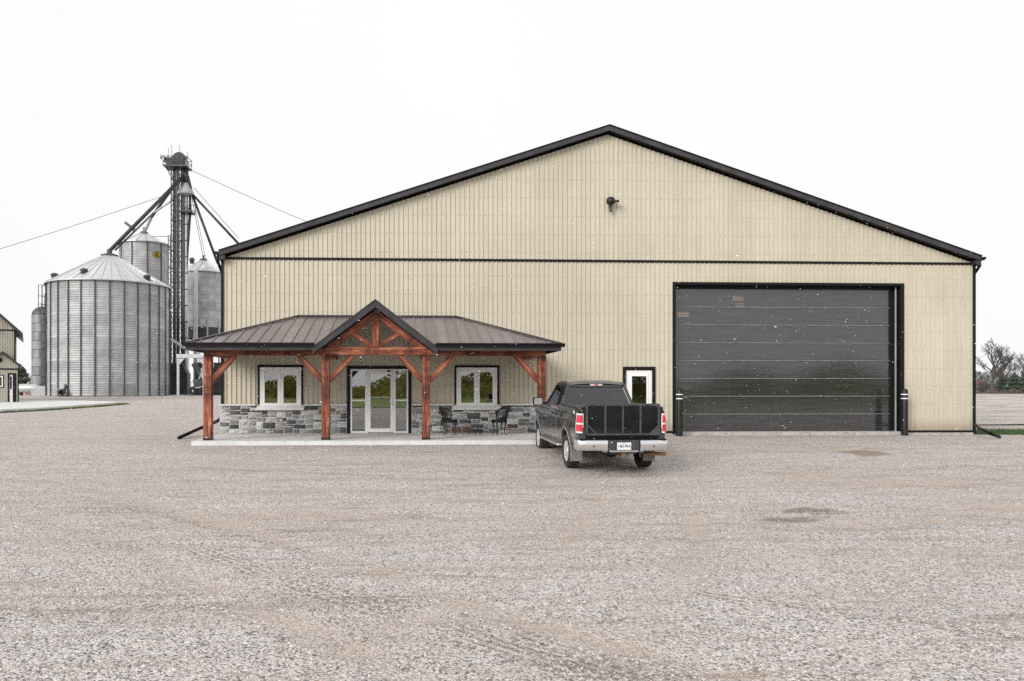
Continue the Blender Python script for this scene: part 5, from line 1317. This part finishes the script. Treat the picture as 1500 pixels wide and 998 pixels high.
conifer('bushy evergreen under the leaning bare tree', gb(1487, 185), 5.0, 2.5, 2)
conifer('low evergreen touching the broad bare tree', gb(1443, 214), 3.0, 1.6, 3)
conifer('tallest evergreen, farthest from the shed wall', gb(1503, 186), 5.6, 2.4, 4)
conifer('squat evergreen behind the small shed corner', (atD(29, 578, 120).x, atD(29, 578, 120).y, .6), 4.3, 1.6, 5)
br = MB()
for _ in range(6000):
    px = random.uniform(1405, 1700); p = atD(px, 578, random.uniform(172, 182)); s = random.uniform(.15, .4)
    c = Vector((p.x, p.y, -.3+random.random()**1.5*(1.2+.4*math.sin(px*.2)))); a = Vector((random.gauss(0,1), random.gauss(0,1), random.gauss(0,1))).normalized()*s; b = Vector((random.gauss(0,1), random.gauss(0,1), random.gauss(0,1))).normalized()*s*.6
    br.add([c-a, c+b, c+a], [(0,1,2)])
o = bpy.data.objects.new('brush', br.mesh('brush', M['brush'])); COL.objects.link(o); tag(o, 'low rust coloured brush along the far edge of the field', 'brush', kind='stuff')
tw = MB()
for _ in range(2600):
    px = random.uniform(1410, 1720); p = atD(px, 578, random.uniform(205, 260)); b0 = Vector((p.x, p.y, -.3)); h_ = random.uniform(2, 6.5)
    for k in range(3): tw.tube([b0+Vector((0,0,h_*.3*k)), b0+Vector((random.gauss(0,.5), random.gauss(0,.5), h_*(.45+.27*k)))], [.05, .012], 3, False)
o = bpy.data.objects.new('thicket', tw.mesh('thicket', M['bark'])); COL.objects.link(o); tag(o, 'far thicket of bare grey saplings behind the field', 'thicket', kind='stuff')
fh = atD(1436, 562, 240)
fhs = thing('far_house', 'far low house with a reddish roof at the edge of the trees', 'house', (fh.x, fh.y, -.3))
part('wall', MB().box(fh.x-3, fh.x+1.6, fh.y, fh.y+4, -.4, fh.z), simple('far_wall', (.3,.27,.27), .9), fhs)
part('roof', MB().prism([(fh.x-3.3, fh.y-.3, fh.z-.1), (fh.x+2.0, fh.y-.3, fh.z-.1), (fh.x+.4, fh.y+2, fh.z+1.1), (fh.x-3.3, fh.y+2, fh.z+1.1)], (0, 0, -.15)), M['pink_roof'], fhs)
# far woods closing the horizon
fw_ = MB()
for _ in range(9000):
    a = random.uniform(-1.0, 1.1); d = random.uniform(700, 900); x = CAM.x+d*math.sin(a+YAW); y = CAM.y+d*math.cos(a+YAW); z = -.4+random.random()**1.3*7*(1+.5*math.sin(a*40)); s = random.uniform(.8, 2.2)
    A_ = Vector((random.gauss(0,1), random.gauss(0,1), random.gauss(0,1))).normalized()*s; B_ = Vector((random.gauss(0,1), random.gauss(0,1), random.gauss(0,1))).normalized()*s; c = Vector((x, y, z)); fw_.add([c-A_, c+B_, c+A_], [(0,1,2)])
o = bpy.data.objects.new('far_woods', fw_.mesh('far_woods', simple('far_foliage', (.17,.165,.165), .9, 0, .3, .05))); COL.objects.link(o); tag(o, 'pale line of distant woods along the horizon', 'woods', kind='stuff')

# ================================================================== FALLING SNOW: wet flakes hanging in the air
sn = MB()
ico = [(1,0,0),(-1,0,0),(0,1,0),(0,-1,0),(0,0,1),(0,0,-1)]; icf = [(0,2,4),(2,1,4),(1,3,4),(3,0,4),(2,0,5),(1,2,5),(3,1,5),(0,3,5)]
for _ in range(4200):
    d = 6+random.random()**.6*19; px = random.uniform(-60, 1560); py = random.uniform(-40, 760)
    p = atD(px, py, d)
    if p.z < gz(p.x, p.y)+.25 or py < 200+.3*abs(px-893) or p.y > -.3 or (p.y > -4.2 and -6.5 < p.x < 5 and p.z < 4.3): continue
    s = random.uniform(.0018, .0062)*(1 if random.random() < .95 else 1.8)
    ax = Vector((1, random.uniform(-.3,.3), random.uniform(-.35,-.05))).normalized()
    v = []
    for q in ico:
        w_ = Vector(q)*s*random.uniform(.7, 1.2); w_ = w_+ax*(w_.dot(ax))*.9; v.append(p+w_)
    sn.add(v, icf)
o = bpy.data.objects.new('snowflakes', sn.mesh('snowflakes', M['snow'])); COL.objects.link(o); tag(o, 'wet snowflakes drifting in the air before the shed', 'snow', kind='stuff')
